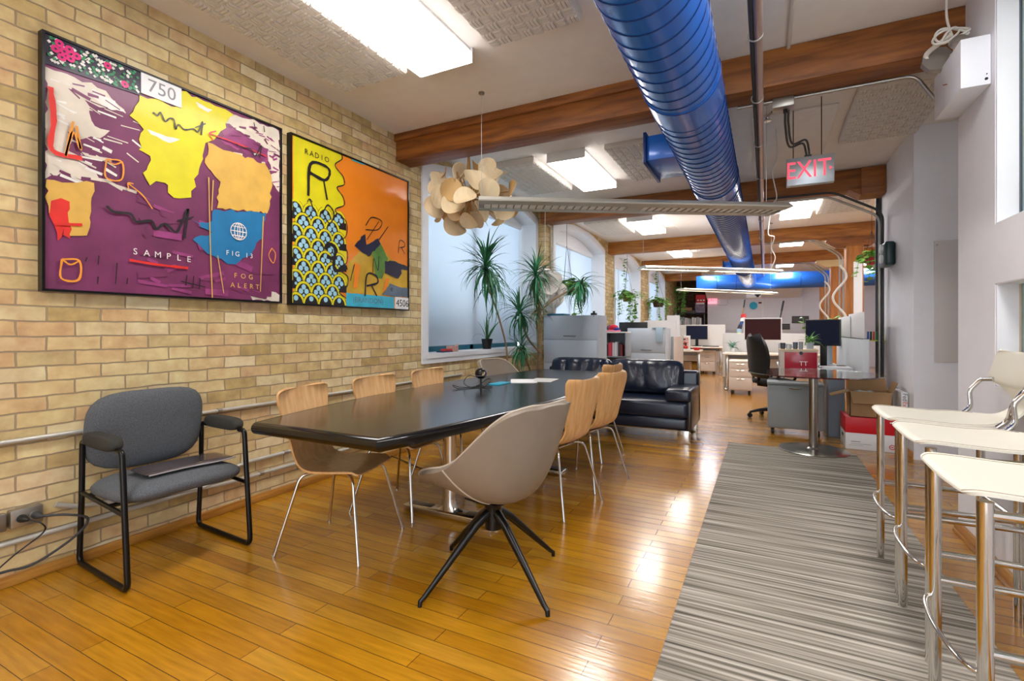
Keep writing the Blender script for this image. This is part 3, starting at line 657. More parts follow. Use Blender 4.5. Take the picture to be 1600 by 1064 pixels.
# ------------------------------------------------------------------ ceiling fixtures and acoustic panels
def make_fixture():
    t = thing('ceiling_light', '', 'ceiling light', (0, 0, 0))
    h = new(WHITE).box(-.2, .2, -.607, .607, .07, .105, .004); h.build('housing', t, True)
    d = new(DIFF).box(-.212, .212, -.606, .606, 0, .012, .004).use(DIFFS).box(-.213, .213, -.606, .606, .012, .07); d.build('diffuser', t, True)
    for q in (-.612, .612): new(WHITE).cbox(0, q, .0535, .43, .01, .103, .002).build('end_cap', t, True)
    return t
FX = [(-1.96, 2.21, 'nearest lit ceiling light, above the long black table'), (-1.88, 5.52, 'lit ceiling light before the second beam, left of the blue duct'),
      (-1.85, 8.85, 'lit ceiling light between second and third beams, window side'), (-1.8, 12.2, 'lit ceiling light between third and fourth beams, window side'),
      (.43, 8.6, 'lit ceiling light between second and third beams, near the posts'), (.5, 11.6, 'lit ceiling light between third and fourth beams, near the posts'),
      (-1.96, -.9, 'added unseen ceiling light behind the viewpoint over the brick side'), (.35, -.9, 'added unseen ceiling light behind the viewpoint over the carpet side'),  # unseen fixtures added behind the viewpoint to light the room
      (.6, 2.0, 'lit ceiling light above the bar stools'), (.5, 15.6, 'added lit ceiling light in the last bay near the back wall'), (-1.5, 15.6, 'added lit ceiling light in the last bay, window side'),  # both last-bay fixtures added to brighten the far end
      (3.0, 9.0, 'added lit ceiling light of the side bay beyond the nearest post'), (3.0, 12.3, 'added lit ceiling light of the side bay beyond the second post'), (2.6, 16.2, 'added lit ceiling light of the side bay near the back wall'), (-.6, 18.3, 'added lit ceiling light between cross duct and back wall')]  # side-bay and back-wall fixtures added to brighten the rear
fx0 = make_fixture()
for i, (x, y, lab) in enumerate(FX):
    o = fx0 if i == 0 else copy_tree(fx0)
    place(o, (x, y, H - .106), 0, lab, 'rectangular ceiling lights')
def panel_mesh(W, Lh):
    mb = new(mat('acoustic_panel', '#d9d4cd', .85)); mb.box(-W / 2, W / 2, -Lh / 2, Lh / 2, .012, .07, .004)
    cs = .0762; nx = int(W / cs); ny = int(Lh / cs)
    for i in range(nx):
        for j in range(ny):
            cx = -W / 2 + (i + .5) * W / nx; cy = -Lh / 2 + (j + .5) * Lh / ny
            for k in range(3):
                o = (k - 1) * cs * .3; l = cs * .46; w = cs * .12
                pr = [(-l, .013), (-l * .7, .001), (l * .7, .001), (l, .013)]
                vs = []
                for (a, zz) in pr:
                    for s in (-1, 1):
                        p = (cx + a, cy + o + s * w) if (i + j) % 2 else (cx + o + s * w, cy + a)
                        vs.append((p[0], p[1], zz))
                mb.add(vs, [(0, 1, 3, 2), (2, 3, 5, 4), (4, 5, 7, 6), (0, 2, 4, 6), (1, 7, 5, 3)])
    return mb
pa = panel_mesh(.61, 1.22).build('acoustic_panel'); tag(pa, 'white basket-weave acoustic panel between nearest ceiling light and brick wall', 'panel', 'acoustic ceiling panels')
for i, (x, y, sx, lab) in enumerate([(-2.575, 2.18, 1, None), (-1.27, 2.18, 1, 'white basket-weave acoustic panel between nearest ceiling light and blue duct'),
        (-2.55, 5.5, 1, 'basket-weave acoustic panel beside the window, before the second beam'), (-1.15, 5.5, 1, 'basket-weave acoustic panel beside the blue duct stub, before the second beam'),
        (.95, 5.2, 1, 'basket-weave acoustic panel near the exit sign and white wall'), (1.03, 8.6, 1, 'basket-weave acoustic panel beyond the second beam near the posts'),
        (-2.5, 8.8, 1, 'basket-weave acoustic panel beyond the second beam, window side'), (-2.575, .9, 1, 'basket-weave acoustic panel overhead along the brick wall, continuing the nearest one')]):
    o = pa if i == 0 else pa.copy()
    if i: COL.objects.link(o); o['label'] = lab
    o.location = (x, y, H - .072)
for (x0, x1, y0, y1, lab) in ((-1.5, -.35, 4.15, 4.85, 'plain white raised ceiling board beside the blue duct after the first beam'), (-.1, .55, 4.9, 6.1, 'plain white ceiling board above the exit sign'), (-1.45, -.35, 7.8, 9.9, 'plain cream ceiling board in the bay after the second beam')):
    solo(new(CEILM).box(x0, x1, y0, y1, H - .03, H - .001, .006), 'ceiling_board', lab, 'panel', 'plain ceiling boards')

# ------------------------------------------------------------------ blue spiral duct
DX, DZ, DR = -.42, 2.62, .205
d = thing('air_duct', 'big round blue spiral duct running the length of the office', 'duct', (DX, -1.5, DZ - DR))
segs = []
y = -1.6; pr = []
mb = new(BLUE); sm = new(BLUED)
joints = [3.0, 5.0, 12.4]
mb.tube([(DX, -1.6, DZ), (DX, 16.0, DZ)], DR, 48); mb.build('duct_tube', d)
yy = -1.55
while yy < 12.2:
    P0 = [(DX + (DR + .0015) * math.sin(2 * PI * k / 40), yy + .11 * k / 40, DZ + (DR + .0015) * math.cos(2 * PI * k / 40)) for k in range(41)]
    sm.tube(P0, .0035, 5); yy += .11
sm.build('spiral_seam', d)
for jy in joints:
    jm = new(BLUE).tube([(DX, jy - .14, DZ), (DX, jy - .135, DZ), (DX, jy + .135, DZ), (DX, jy + .14, DZ)], [DR, DR + .005, DR + .005, DR], 48)
    jm.use(BLUED)
    for s in (-.135, 0.135): jm.tube([(DX + (DR + .005) * math.sin(2 * PI * k / 40), jy + s, DZ + (DR + .005) * math.cos(2 * PI * k / 40)) for k in range(40)], .004, 5, closed=True)
    jm.build('joint_band', d)
for (y0, y1) in ((4.1, 4.66), (12.6, 13.1)):
    st = new(BLUE).box(-.86, DX, y0, y1, 2.60, 2.80, .004); st.use(BLUED).box(-.885, -.86, y0 - .03, y1 + .03, 2.575, 2.825, .003)
    st.build('side_outlet', d)
cd = thing('air_duct', 'bright blue cross duct in front of the back wall', 'duct', (0, 16.2, 2.4))
new(BLUE).tube([(-1.28, 16.2, 2.62), (-.5, 16.2, 2.62), (1.3, 16.2, 2.62), (4.4, 16.2, 2.62)], .235, 36).build('duct_tube', cd)
bt = MB().use(BLUE)
n = 24; vs = []; sq = []
for k in range(n):
    a = 2 * PI * k / n; vs.append((-1.28, 16.2 + .235 * math.cos(a), 2.62 + .235 * math.sin(a)))
for k in range(n):
    a = 2 * PI * k / n; c_, s_ = math.cos(a), math.sin(a); f = .21 / max(abs(c_), abs(s_)); vs.append((-1.62, 16.2 + f * c_ * 1.1, 2.62 + f * s_))
for k in range(n): vs.append((-1.86, vs[n + k][1], vs[n + k][2]))
fs = [(k, (k + 1) % n, n + (k + 1) % n, n + k) for k in range(n)] + [(n + k, n + (k + 1) % n, 2 * n + (k + 1) % n, 2 * n + k) for k in range(n)] + [tuple(range(2 * n, 3 * n))]
bt.add(vs, fs); bt.build('square_end', cd)
jb = new(BLUED)
for x in (-1.28, -.75, .9): jb.tube([(x, 16.2 + .238 * math.cos(2 * PI * k / 32), 2.62 + .238 * math.sin(2 * PI * k / 32)) for k in range(32)], .006, 5, closed=True)
jb.build('joint_ring', cd)

# sprinkler pipe and ceiling conduits
t = thing('sprinkler_pipe', 'steel sprinkler pipe with black cable running beside the blue duct', 'pipe', (-.03, -1.5, 2.77))
new(mat('pipe_paint', '#b9a39a', .3, .6)).tube([(-.03, -1.6, 2.77), (-.03, 16, 2.77)], .022, 14).build('pipe_run', t)
new(CABG).tube(bez([(-.062, -1.6 + k * .6, 2.775 + .008 * math.sin(k * 1.7)) for k in range(30)], 3), .012, 8).build('cable', t)
for y in (1.5, 2.9, 3.7, 4.6, 5.6, 7.8, 9.4):
    new(WIRE).tube([(-.045 + .036 * math.cos(2 * PI * k / 14), y, 2.772 + .034 * math.sin(2 * PI * k / 14)) for k in range(14)], .004, 5, closed=True).build('cable_tie', t)
pipe('ceiling_conduit', [(.14, -1.5, 3.095), (.14, 3.765, 3.095)], .013, mat('ceiling_conduit_paint', '#cfc9c0', .5), 'thin white conduit along the ceiling above the carpet, ending at the first beam')
pipe('beam_conduit', [(-.18, 4.0, 2.85), (.05, 4.0, 2.85), (.86, 4.0, 2.85), (.98, 3.98, 2.62)], .011, GALV, 'grey conduit along the underside of the first beam to the junction box', straps=[((.4, 4.0, 2.85), 'x'), ((.7, 4.0, 2.85), 'x')])
t = thing('junction_box', 'grey steel junction box under the first beam above the exit sign', 'junction box', (.115, 4.02, 2.855))
new(GALV).box(.05, .185, 3.965, 4.09, 2.79, 2.86, .006).build('box', t)
new(BLACKM).cyl((.13, 4.03, 2.79), (.13, 4.03, 2.765), .014, 10).build('cable_gland', t)
t = thing('fire_sprinkler', 'small sprinkler head on a thin drop pipe beside the steel pipe', 'sprinkler', (.02, 4.6, 2.95))
new(mat('pipe_paint', '#b9a39a')).tube(bend([(.09, 4.2, 3.05), (.09, 4.6, 3.05), (.02, 4.6, 2.98)], .03), .008, 8).build('drop_pipe', t)
new(CHROME).ball((.02, 4.6, 2.965), .022, 12, (1, 1, .7)).cyl((.02, 4.6, 2.95), (.02, 4.6, 2.94), .028, 14).build('deflector', t)
for k, dz in ((0, 0), (1, .045)):
    pipe('beam_conduit', [(-.05, 6.95, 2.845 - dz), (.72 - k * .06, 6.95, 2.845 - dz), (1.2 - k * .03, 6.95, 2.56 - dz), (1.2 - k * .03, 6.95, .3)], .014, GALV if k else CABG, ['dark conduit under the second beam bending down the wall end', 'grey conduit under the second beam just inside the dark one'][k], rad=.1)
pipe('wall_pipe', [(1.215, 7.26, 0), (1.215, 7.26, 3.1)], .035, mat('dark_pipe', '#3b3c40', .4, .4), 'dark vertical pipe at the end of the white wall', cat='pipe')
pipe('wall_pipe', [(-3.03, 7.5 - .24, 1.3), (-3.03, 7.26, 2.85), (-3.03, 7.1, 2.85)], .012, GALV, 'thin vertical conduit on the brick pier beside the first window', cat='conduit')
for k in range(2):
    x = 1.24 - k * .05
    pipe('post_conduit', [(-.1, 10.5, 2.84), (.85 - k * .1, 10.5, 2.84), (x, 10.5, 2.52), (x, 10.5, .4)], .014, GALV, ['outer grey conduit bending down the nearest wooden post', 'inner grey conduit bending down the nearest wooden post'][k], rad=.1)
    x = 1.34 - k * .06
    pipe('post_conduit', [(.2, 13.83, 2.82), (.98 - k * .1, 13.83, 2.82), (x, 13.83, 2.5), (x, 13.83, .4)], .016, GALV, ['outer grey conduit bending down the second wooden post', 'inner grey conduit bending down the second wooden post'][k], rad=.1)
for (x, y, zz, lab) in ((1.2, 10.47, 1.9, 'white coiled cable hanging on the nearest wooden post'), (1.28, 13.8, 1.9, 'white coiled cable hanging on the second wooden post')):
    pts = [(x + .1 * math.sin(k * .9) - .02, y - .04, zz + .45 - k * .11) for k in range(10)]
    solo(new(CABW).tube(bez(pts, 5), .02, 8), 'hanging_cable', lab, 'cable')

# exit sign
t = thing('exit_sign', 'hanging exit sign with pink-red letters near the white wall', 'exit sign', (.33, 4.68, 2.40))
sg = new(mat('sign_steel', '#b3b7ba', .35, .5)).box(.16, .497, 4.68, 4.74, 2.402, 2.63, .006); sg.build('sign_box', t)
EXM = mat('exit_red_lit', '#ff5a6e', .5, emit='#ff4a62', es=.4)
new(EXM).text('EXIT', .2, face_my(.315, 4.679, 2.518) @ Matrix.Scale(.78, 4, (1, 0, 0)), .001).build('lettering', t)
new(EXM).add([(.462, 4.678, 2.53), (.462, 4.678, 2.50), (.484, 4.678, 2.515)], [(0, 1, 2)]).build('arrow_mark', t)
for x in (.21, .41): new(BLACKM).cyl((x, 4.71, 2.63), (x, 4.71, H), .0035, 8).build('hanger_rod', t)
new(CABG).tube(bez([(.15, 4.03, 2.78), (.155, 4.15, 2.72), (.19, 4.4, 2.66), (.29, 4.6, 2.74), (.32, 4.71, 2.70), (.325, 4.71, 2.635)], 8), .008, 8).tube(bez([(.13, 4.03, 2.775), (.135, 4.13, 2.70), (.17, 4.4, 2.64), (.27, 4.6, 2.715), (.30, 4.71, 2.68), (.305, 4.71, 2.635)], 8), .008, 8).build('feed_cable', t)
new(BLACKM).box(.29, .34, 4.69, 4.73, 2.628, 2.645).build('cable_gland', t)

# control box high on the wall, junction box, cable bundle
t = thing('control_box', 'white control box mounted high on the white wall corner', 'control box', (.98, 3.62, 2.486))
new(mat('control_box_paint', '#e4e6ec', .4)).box(.918, 1.039, 3.39, 3.84, 2.486, 2.745, .004).build('cabinet_body', t)
new(mat('rust_mark', '#9a5a3a', .6)).add([(.9175, 3.60, 2.60), (.9175, 3.60, 2.606), (.9175, 3.68, 2.635), (.9175, 3.68, 2.629)], [(0, 1, 2, 3)]).build('label_stripe', t)
new(BLACKM).cyl((1.02, 3.391, 2.515), (1.02, 3.386, 2.515), .007, 10).cyl((1.022, 3.391, 2.54), (1.022, 3.387, 2.54), .003, 8).build('connector', t)
t = thing('junction_box', 'octagonal grey junction box on the first beam beside the control box', 'junction box', (.93, 3.75, 2.80))
M_ = rotm((.9, 3.72, 2.80), 0, R(80), R(-12))
new(GALV).lathe([(0, -.02), (.075, -.02), (.075, .02), (0, .02)], n=8, mx=M_).build('box', t)
new(mat('ivory_plug', '#d8cdb6', .5)).tube([(.95, 3.69, 2.77), (.985, 3.66, 2.73)], [.02, .024], 10).build('plug', t)
cb = new(CABW); C0 = Vector((.93, 3.58, 2.87))
for (rx, rz, ph) in ((.085, .03, .3), (.075, .035, -.25), (.06, .028, .9)):
    cb.tube([C0 + Vector((rx * math.cos(2 * PI * k / 24) * math.cos(ph) + .0, .02 * math.sin(2 * PI * k / 12 + ph), rz * math.sin(2 * PI * k / 24) + rx * math.cos(2 * PI * k / 24) * math.sin(ph) * .5)) for k in range(24)], .006, 7, closed=True)
cb.tube(bez([C0, C0 + Vector((-.02, 0, .1)), (.9, 3.55, 3.1)], 6), .006, 7).tube(bez([C0, C0 + Vector((.02, .03, -.08)), (.94, 3.64, 2.78)], 6), .005, 7).tube(bez([C0, (.85, 3.7, 2.84), (.87, 3.72, 2.79)], 6), .014, 8)
solo(cb, 'cable_bundle', 'white cable tied in a loop above the control box', 'cable')
t = thing('alarm_bell', 'round grey alarm sounder above the control box', 'alarm', (.97, 3.6, 2.78))
new(GALV).lathe([(0, 0), (.04, 0), (.045, .012), (.03, .03), (0, .034)], n=20, mx=rotm((.955, 3.55, 2.80), 0, R(60), R(-35))).build('dome', t)
new(WHITE).cyl((.97, 3.6, 2.745), (.965, 3.57, 2.79), .014, 10).build('stem', t)
t = thing('emergency_light', 'dark green wall fitting with two small white lamps on the white wall', 'emergency light', (1.2, 6.65, 1.9))
new(GREENDK).box(1.14, 1.237, 6.5, 6.82, 1.9, 2.16, .03, seg=3).build('housing', t)
for z in (1.98, 2.09): new(WHITE).lathe([(0, -.02), (.04, -.02), (.05, .015), (0, .02)], n=16, mx=rotm((1.13, 6.6, z), 0, 0, R(-90))).build('lamp_head', t)

# ------------------------------------------------------------------ long suspended louvre lamps
def louvre_lamp(L, lit, lab, loc, rz):
    t = thing('linear_pendant', lab, 'pendant light', (0, 0, 0), 'suspended louvre lamps')
    pr = [(-.165, .004), (-.17, .014), (-.12, .05), (0, .056), (.12, .05), (.17, .014), (.165, .004), (.066, .0), (.066, .025), (-.066, .025), (-.066, 0)]
    hb = new(LOUV); hb.prism(pr, lambda a, b: (0, a, b), lambda a, b: (L, a, b)); hb.prism(pr[:7], lambda a, b: (-.004, a, b), lambda a, b: (0, a, b)); hb.prism(pr[:7], lambda a, b: (L, a, b), lambda a, b: (L + .004, a, b)); hb.build('housing', t, True)
    rf = new(LOUVL if lit else mat('white_reflector', '#f4f4ef', .35))
    for q in (0, 1): rf.box(.03 + q * (L / 2 + .03), L / 2 - .06 + q * (L / 2 + .03), -.065, .065, .007, .0245)
    rf.build('reflector', t, True)
    n = int(L / .066)
    for q in (0, 1):
        lv = new(LOUV if lit else mat('louvre_fin', '#7d7b74', .4))
        for k in range(n // 2 + 1):
            x = .035 + q * (L / 2 + .03) + (L / 2 - .1) * k / (n // 2); lv.box(x - .004, x + .004, -.066, .066, .0, .007)
        lv.build('louvre', t, True)
    pl = new(LOUV).box(L / 2 - .07, L / 2 + .07, -.067, .067, .0, .02); pl.build('centre_plate', t, True)
    if lit: new(mat('added_uplight_glow', '#ffffff', .5, emit='#fff0dc', es=5)).box(.1, L - .1, -.05, .05, .056, .062).build('added_uplight', t, True)  # glowing strip added on top to brighten the rear ceiling
    for x in (.02, L - .12): new(WIRE).cyl((x, 0, .06), (x, 0, H - loc[2]), .0022, 6).build('suspension_wire', t, True)
    for x in (.02, L - .12): new(GALV).lathe([(0, 0), (.024, 0), (.024, .012), (0, .014)], (x, 0, H - loc[2] - .014), 14).build('ceiling_cup', t, True)
    return place(t, loc, rz)
louvre_lamp(2.52, False, 'nearest suspended louvre lamp, unlit, hanging across the room below the duct', (-2.03, 3.38, 2.2), math.atan2(1.33, 2.15))
louvre_lamp(2.62, True, 'lit suspended louvre lamp in the middle of the office', (-1.83, 8.35, 2.22), math.atan2(1.65, 2.01))
louvre_lamp(3.4, True, 'lit suspended louvre lamp furthest back near the back wall', (-1.95, 13.4, 2.22), math.atan2(2.65, 2.2))
wc = new(CABW)
wc.tube(bez([(.06, 4.6, 2.26), (.09, 4.75, 2.35), (.06, 4.9, 2.6), (.1, 5.1, 2.8), (.09, 5.2, 3.1)], 8), .004, 6)
solo(wc, 'lamp_flex', 'thin white flex feeding the nearest louvre lamp', 'cable')
solo(new(CABW).tube(bez([(.1, 9.7, 2.27), (.16, 9.6, 2.45), (.1, 9.5, 2.6), (.14, 9.3, 2.75), (.05, 9.2, 2.8), (.08, 9.1, 3.1)], 8), .009, 6), 'lamp_flex', 'white flex feeding the middle louvre lamp', 'cable')

# ------------------------------------------------------------------ petal lamps
def petal_lamp(c, rad, mats, seed, n, lab, loc_base, hang=None, pr=.115, sq=(1, 1, .8)):
    rnd = random.Random(seed); t = thing('petal_lamp', lab, 'pendant light', loc_base)
    C = Vector(c); core = new(STICK if mats[0] is PETAL else WIRE)
    k = 0; g = PI * (3 - math.sqrt(5))
    for i in range(n):
        zz = 1 - 2 * (i + .5) / n; r_ = math.sqrt(1 - zz * zz); a = g * i + rnd.uniform(-.25, .25)
        dr = Vector((r_ * math.cos(a) * sq[0], r_ * math.sin(a) * sq[1], zz * sq[2]))
        p = C + dr * rad * rnd.uniform(.62, 1.05)
        core.tube([C + dr * .06, p - dr * .01], .006, 6)
        nrm = (dr.normalized() + Vector((rnd.uniform(-1.5, 1.5), rnd.uniform(-1.5, 1.5), rnd.uniform(-1.1, 1.5)))).normalized()
        q = nrm.to_track_quat('Z', 'Y').to_matrix().to_4x4(); q.translation = p
        q = q @ Matrix.Rotation(rnd.uniform(0, 6.28), 4, 'Z')
        R0 = pr * rnd.uniform(.8, 1.12)
        def f(u, v):
            th = 2 * PI * u; rr = R0 * (.12 + .88 * v) if False else R0 * v
            x = rr * math.cos(th); y = rr * math.sin(th) * .92
            return (x, y, .9 * y * y / R0 * .55)
        mb = MB().use(mats[rnd.choice((0, 0, 0, 1)) if len(mats) > 1 else 0])
        N = 22; vs = [(0, 0, 0)]; fs = []
        for ring in (1, 2, 3):
            for j in range(N): vs.append(f(j / N, ring / 3))
        vs2 = [(x, y, z - .004) for x, y, z in vs]; O = len(vs)
        for j in range(N):
            j2 = (j + 1) % N
            fs += [(0, 1 + j, 1 + j2), (O, O + 1 + j2, O + 1 + j)]
            for ring in (0, 1):
                a0 = 1 + ring * N; b0 = a0 + N
                fs += [(a0 + j, b0 + j, b0 + j2, a0 + j2), (O + a0 + j, O + a0 + j2, O + b0 + j2, O + b0 + j)]
            fs.append((1 + 2 * N + j, O + 1 + 2 * N + j, O + 1 + 2 * N + j2, 1 + 2 * N + j2))
        mb.add(vs + vs2, fs, q); mb.build('petal', t)
    core.build('stick_core', t)
    new(CHROME).ball(C, .05, 14).build('bulb', t)
    if hang:
        new(CABW).cyl(C + Vector((0, 0, .05)), (c[0], c[1], H - .002), .004, 8).build('cord', t)
        new(STICK).tube([C + Vector((0, 0, rad * .55)), C + Vector((0, 0, rad * .8)), C + Vector((0, 0, rad * 1.05))], [.02, .018, .008], 10).build('stem', t)
    return t
petal_lamp((-2.53, 4.02, 2.48), .40, (PETAL, PETALI), 5, 46, 'pendant lamp of curved pale wooden discs hanging by the first window', (-2.53, 4.02, 2.1), True, .112, (1.08, 1.08, .72))
t = petal_lamp((-2.93, 6.80, 1.80), .40, (PETALW,), 11, 34, 'pendant lamp of white discs hanging between the first window and the tall filing cabinet', (-2.93, 6.80, 1.5), True, .12, (.45, 1.0, .8))

# ------------------------------------------------------------------ furniture helpers
def pad(mb, w, h, t, mx, e=4, p=3.2, n=40, rings=10, bow=0, belly=0):
    """a stuffed pad in its own XY plane, puffed along Z"""
    def rad(a):
        c, s = abs(math.cos(a)), abs(math.sin(a)); return 1 / ((c ** e + s ** e) ** (1 / e))
    vs = []; idx = {}
    for side in (1, -1):
        for r in range(rings + 1):
            q = math.sin(PI / 2 * r / rings)
            zz = t / 2 * max(0, 1 - q ** p) ** .5
            for k in range(n if r else 1):
                if side == -1 and r == rings: continue
                a = 2 * PI * k / n; R0 = rad(a) * q
                x, y = R0 * math.cos(a) * w / 2, R0 * math.sin(a) * h / 2
                idx[(side, r, k)] = len(vs); vs.append((x, y, side * zz + bow * (2 * x / w) ** 2 + belly * (2 * y / h) ** 2))
    G = lambda s, r, k: idx[(1 if r == rings else s, r, (k % n) if r else 0)]
    fs = []
    for s in (1, -1):
        for r in range(rings):
            for k in range(n):
                f = (G(s, 0, 0), G(s, 1, k), G(s, 1, k + 1)) if r == 0 else (G(s, r, k), G(s, r + 1, k), G(s, r + 1, k + 1), G(s, r, k + 1))
                fs.append(f if s == 1 else f[::-1])
    return mb.add(vs, fs, mx)
def interp(rows, v):
    """Catmull-Rom through rows of numbers"""
    n = len(rows) - 1; t = min(max(v, 0), 1) * n; i = min(int(t), n - 1); t -= i
    g = lambda k: rows[min(max(k, 0), n)]
    return [.5 * (2 * b + (c - a) * t + (2 * a - 5 * b + 4 * c - d) * t * t + (3 * b - a - 3 * c + d) * t ** 3) for a, b, c, d in zip(g(i - 1), g(i), g(i + 1), g(i + 2))]

# ------------------------------------------------------------------ grey guest chair
t = thing('guest_chair', 'charcoal fabric armchair on a black sled frame against the brick wall', 'chair')
for s in (-1, 1):
    y = s * .29
    pts = [(.235, y, .64), (.30, y, .02), (.285, y, .014), (-.28, y, .014), (-.30, y, .03), (-.275, y, .36), (-.265, y, .64)]
    new(BLACKM).tube(bend([(.2, y, .645), (.25, y, .645), (.31, y, .014), (-.245, y, .014), (-.215, y, .35), (-.205, y, .645), (-.15, y, .645)], .045, 6), .0135, 12).build('side_frame', t, True)
    new(BLACKM).tube([(.277, y, .355), (-.215, y, .38)], .011, 10).build('stretcher', t, True)
    pad(new(ARMF), .34, .072, .07, rotm((.035, y, .672)), 5, 7).build('arm_pad', t, True)
new(BLACKM).tube([(.1, -.29, .365), (.1, .29, .365)], .011, 10).tube([(-.15, -.29, .372), (-.15, .29, .372)], .011, 10).build('seat_bar', t, True)
pad(new(DGREYF), .50, .60, .105, rotm((.045, 0, .425), 0, 0, R(-2)), 4.5, 5, belly=-.012).build('seat', t, True)
pad(new(DGREYF), .43, .575, .10, rotm((-.17, 0, .675), 0, 0, R(-82)), 3.6, 4.5, belly=.035).build('backrest', t, True)
place(t, (-2.893, 1.52, 0), R(-4))
sl = thing('plastic_folder', 'dark clear plastic folder lying on the grey fabric seat', 'folder')
fm = mat('smoky_plastic', '#4c4345', .12, coat=.6, noise=.35, nscale=5)
pad(new(fm), .21, .43, .022, rotm((0, 0, .012)), 12, 8, n=44, rings=6).build('sleeve', sl, True)
new(mat('clear_edge', '#9a9697', .1, coat=.5)).tube(bez([(.106, -.21, .012), (.112, -.05, .016), (.108, .1, .01), (.111, .215, .014)], 6), .004, 6).build('zip_edge', sl, True)
place(sl, (-2.79, 1.56, .483), R(-4))

# ------------------------------------------------------------------ bentwood chairs
WR = [(.215, .442, .165), (.205, .452, .185), (.14, .456, .2), (.03, .450, .208), (-.08, .447, .2), (-.15, .466, .178), (-.19, .515, .165), (-.214, .59, .17), (-.238, .70, .192), (-.257, .80, .222), (-.266, .852, .226), (-.269, .874, .212), (-.27, .884, .18)]
def wood_fn(u, v):
    s = 2 * u - 1; x, z, w = interp(WR, v)
    b = max(0, (v - .5) * 2)
    return (x + .035 * s * s * b, s * w, z + .012 * s * s * (1 - b) * (1 if v > .1 else .3))
def make_wood_chair():
    t = thing('wooden_chair', '', 'chair')
    new(BEECH).shell(wood_fn, 20, 40, .011).build('seat_shell', t, True)
    new(CHROME).box(-.12, .12, -.1, .1, .418, .43, .004).build('mount_plate', t, True)
    for sx in (-1, 1):
        for sy in (-1, 1):
            new(CHROME).tube(bend([(sx * .05, sy * .05, .424), (sx * (.165 if sx > 0 else .15), sy * .165, .424), (sx * .25, sy * .252, .006)], .05, 6), .0085, 10).lathe([(.0, 0), (.011, 0), (.011, .012), (0, .012)], (sx * .251, sy * .253, 0), 12).build('leg', t, True)
    return t
wc0 = make_wood_chair()
WCH = [((-2.15, 2.065, 0), R(14), 'light beech chair nearest the grey armchair, tucked under the table end', 0),
       ((-2.22, 2.69, 0), R(3), 'middle beech chair along the brick wall side of the table', 0),
       ((-2.26, 3.36, 0), R(2), 'third beech chair along the brick wall side of the table', 0),
       ((-1.32, 3.20, 0), R(169), 'beech chair with its back to the carpet, just behind the taupe swivel chair', 0),
       ((-1.29, 3.80, 0), R(166), 'second beech chair with its back to the carpet, nearer the sofa', 0),
       ((-1.52, 4.60, 0), R(172), 'beech chair in front of the sofa seat, mostly hidden by its neighbours', 0)]
for i, (l, rz, lab, _) in enumerate(WCH):
    o = wc0 if i == 0 else copy_tree(wc0)
    place(o, l, rz, lab, 'beech chairs around the black table')

# ------------------------------------------------------------------ taupe shell chairs on swivel bases
TB = [(.34, .435, .13), (.338, .448, .19), (.29, .46, .235), (.16, .447, .275), (.02, .425, .292), (-.1, .428, .295), (-.185, .465, .292), (-.24, .55, .282), (-.282, .67, .262), (-.314, .79, .228), (-.328, .86, .185), (-.332, .885, .12)]
TRIM = [(.335, .462), (.33, .485), (.27, .528), (.17, .565), (.07, .592), (-.015, .632), (-.085, .69), (-.15, .752), (-.21, .812), (-.265, .858), (-.30, .878), (-.325, .889)]
def tub_fn(u, v):
    q = 2 * u - 1; x, z, w = interp(TB, v); rx, rz = interp(TRIM, v)
    a = abs(q) ** 2.3
    return (x + (rx - x) * a, q * w * (1 - .04 * a), z + (rz - z) * a)
def make_tub():
    t = thing('swivel_chair', '', 'chair')
    new(TANL).shell(tub_fn, 28, 44, .03).build('seat_shell', t, True)
    rim = [tub_fn(0, k / 40) for k in range(41)] + [tub_fn(k / 20, 1) for k in range(1, 21)] + [tub_fn(1, 1 - k / 40) for k in range(1, 41)] + [tub_fn(1 - k / 20, 0) for k in range(1, 20)]
    new(PIPING).tube(rim, .006, 6, closed=True).build('rim_piping', t, True)
    def out(u, v):
        e = .01; p = Vector(tub_fn(u, v)); du = Vector(tub_fn(min(1, u + e), v)) - Vector(tub_fn(max(0, u - e), v)); dv = Vector(tub_fn(u, min(1, v + e))) - Vector(tub_fn(u, max(0, v - e)))
        return p - du.cross(dv).normalized() * .031
    for s in (0, 1):
        q = new(PIPING); us = [k / 20 * .44 for k in range(21)]
        q.tube([out(u if s == 0 else 1 - u, .40 + .03 * (u / .44)) for u in us], .004, 6); q.build('seam_piping', t, True)
    new(BLACKM).lathe([(.0, .40), (.05, .40), (.044, .385), (.042, .33), (.042, .25), (0, .25)], n=20).box(-.1, .1, -.1, .1, .392, .405, .004).build('hub', t, True)
    for k in range(4):
        a = R(65 - 168 + 90 * k); c, s = math.cos(a), math.sin(a)
        pts = [(.02 * c, .02 * s, .335), (.10 * c, .10 * s, .285), (.375 * c, .375 * s, .035), (.395 * c, .395 * s, .022), (.397 * c, .397 * s, .0)]
        new(BLACKM).tube(pts, [.025, .02, .0115, .011, .010], 10).build('leg', t, True)
    return t
tc0 = make_tub()
place(tc0, (-1.18, 2.10, 0), R(168), 'taupe leather shell chair on black swivel legs at the front of the table', 'taupe shell chairs')
place(copy_tree(tc0), (-2.42, 4.72, 0), R(-12), 'taupe shell chair across the table, under the first window', 'taupe shell chairs')

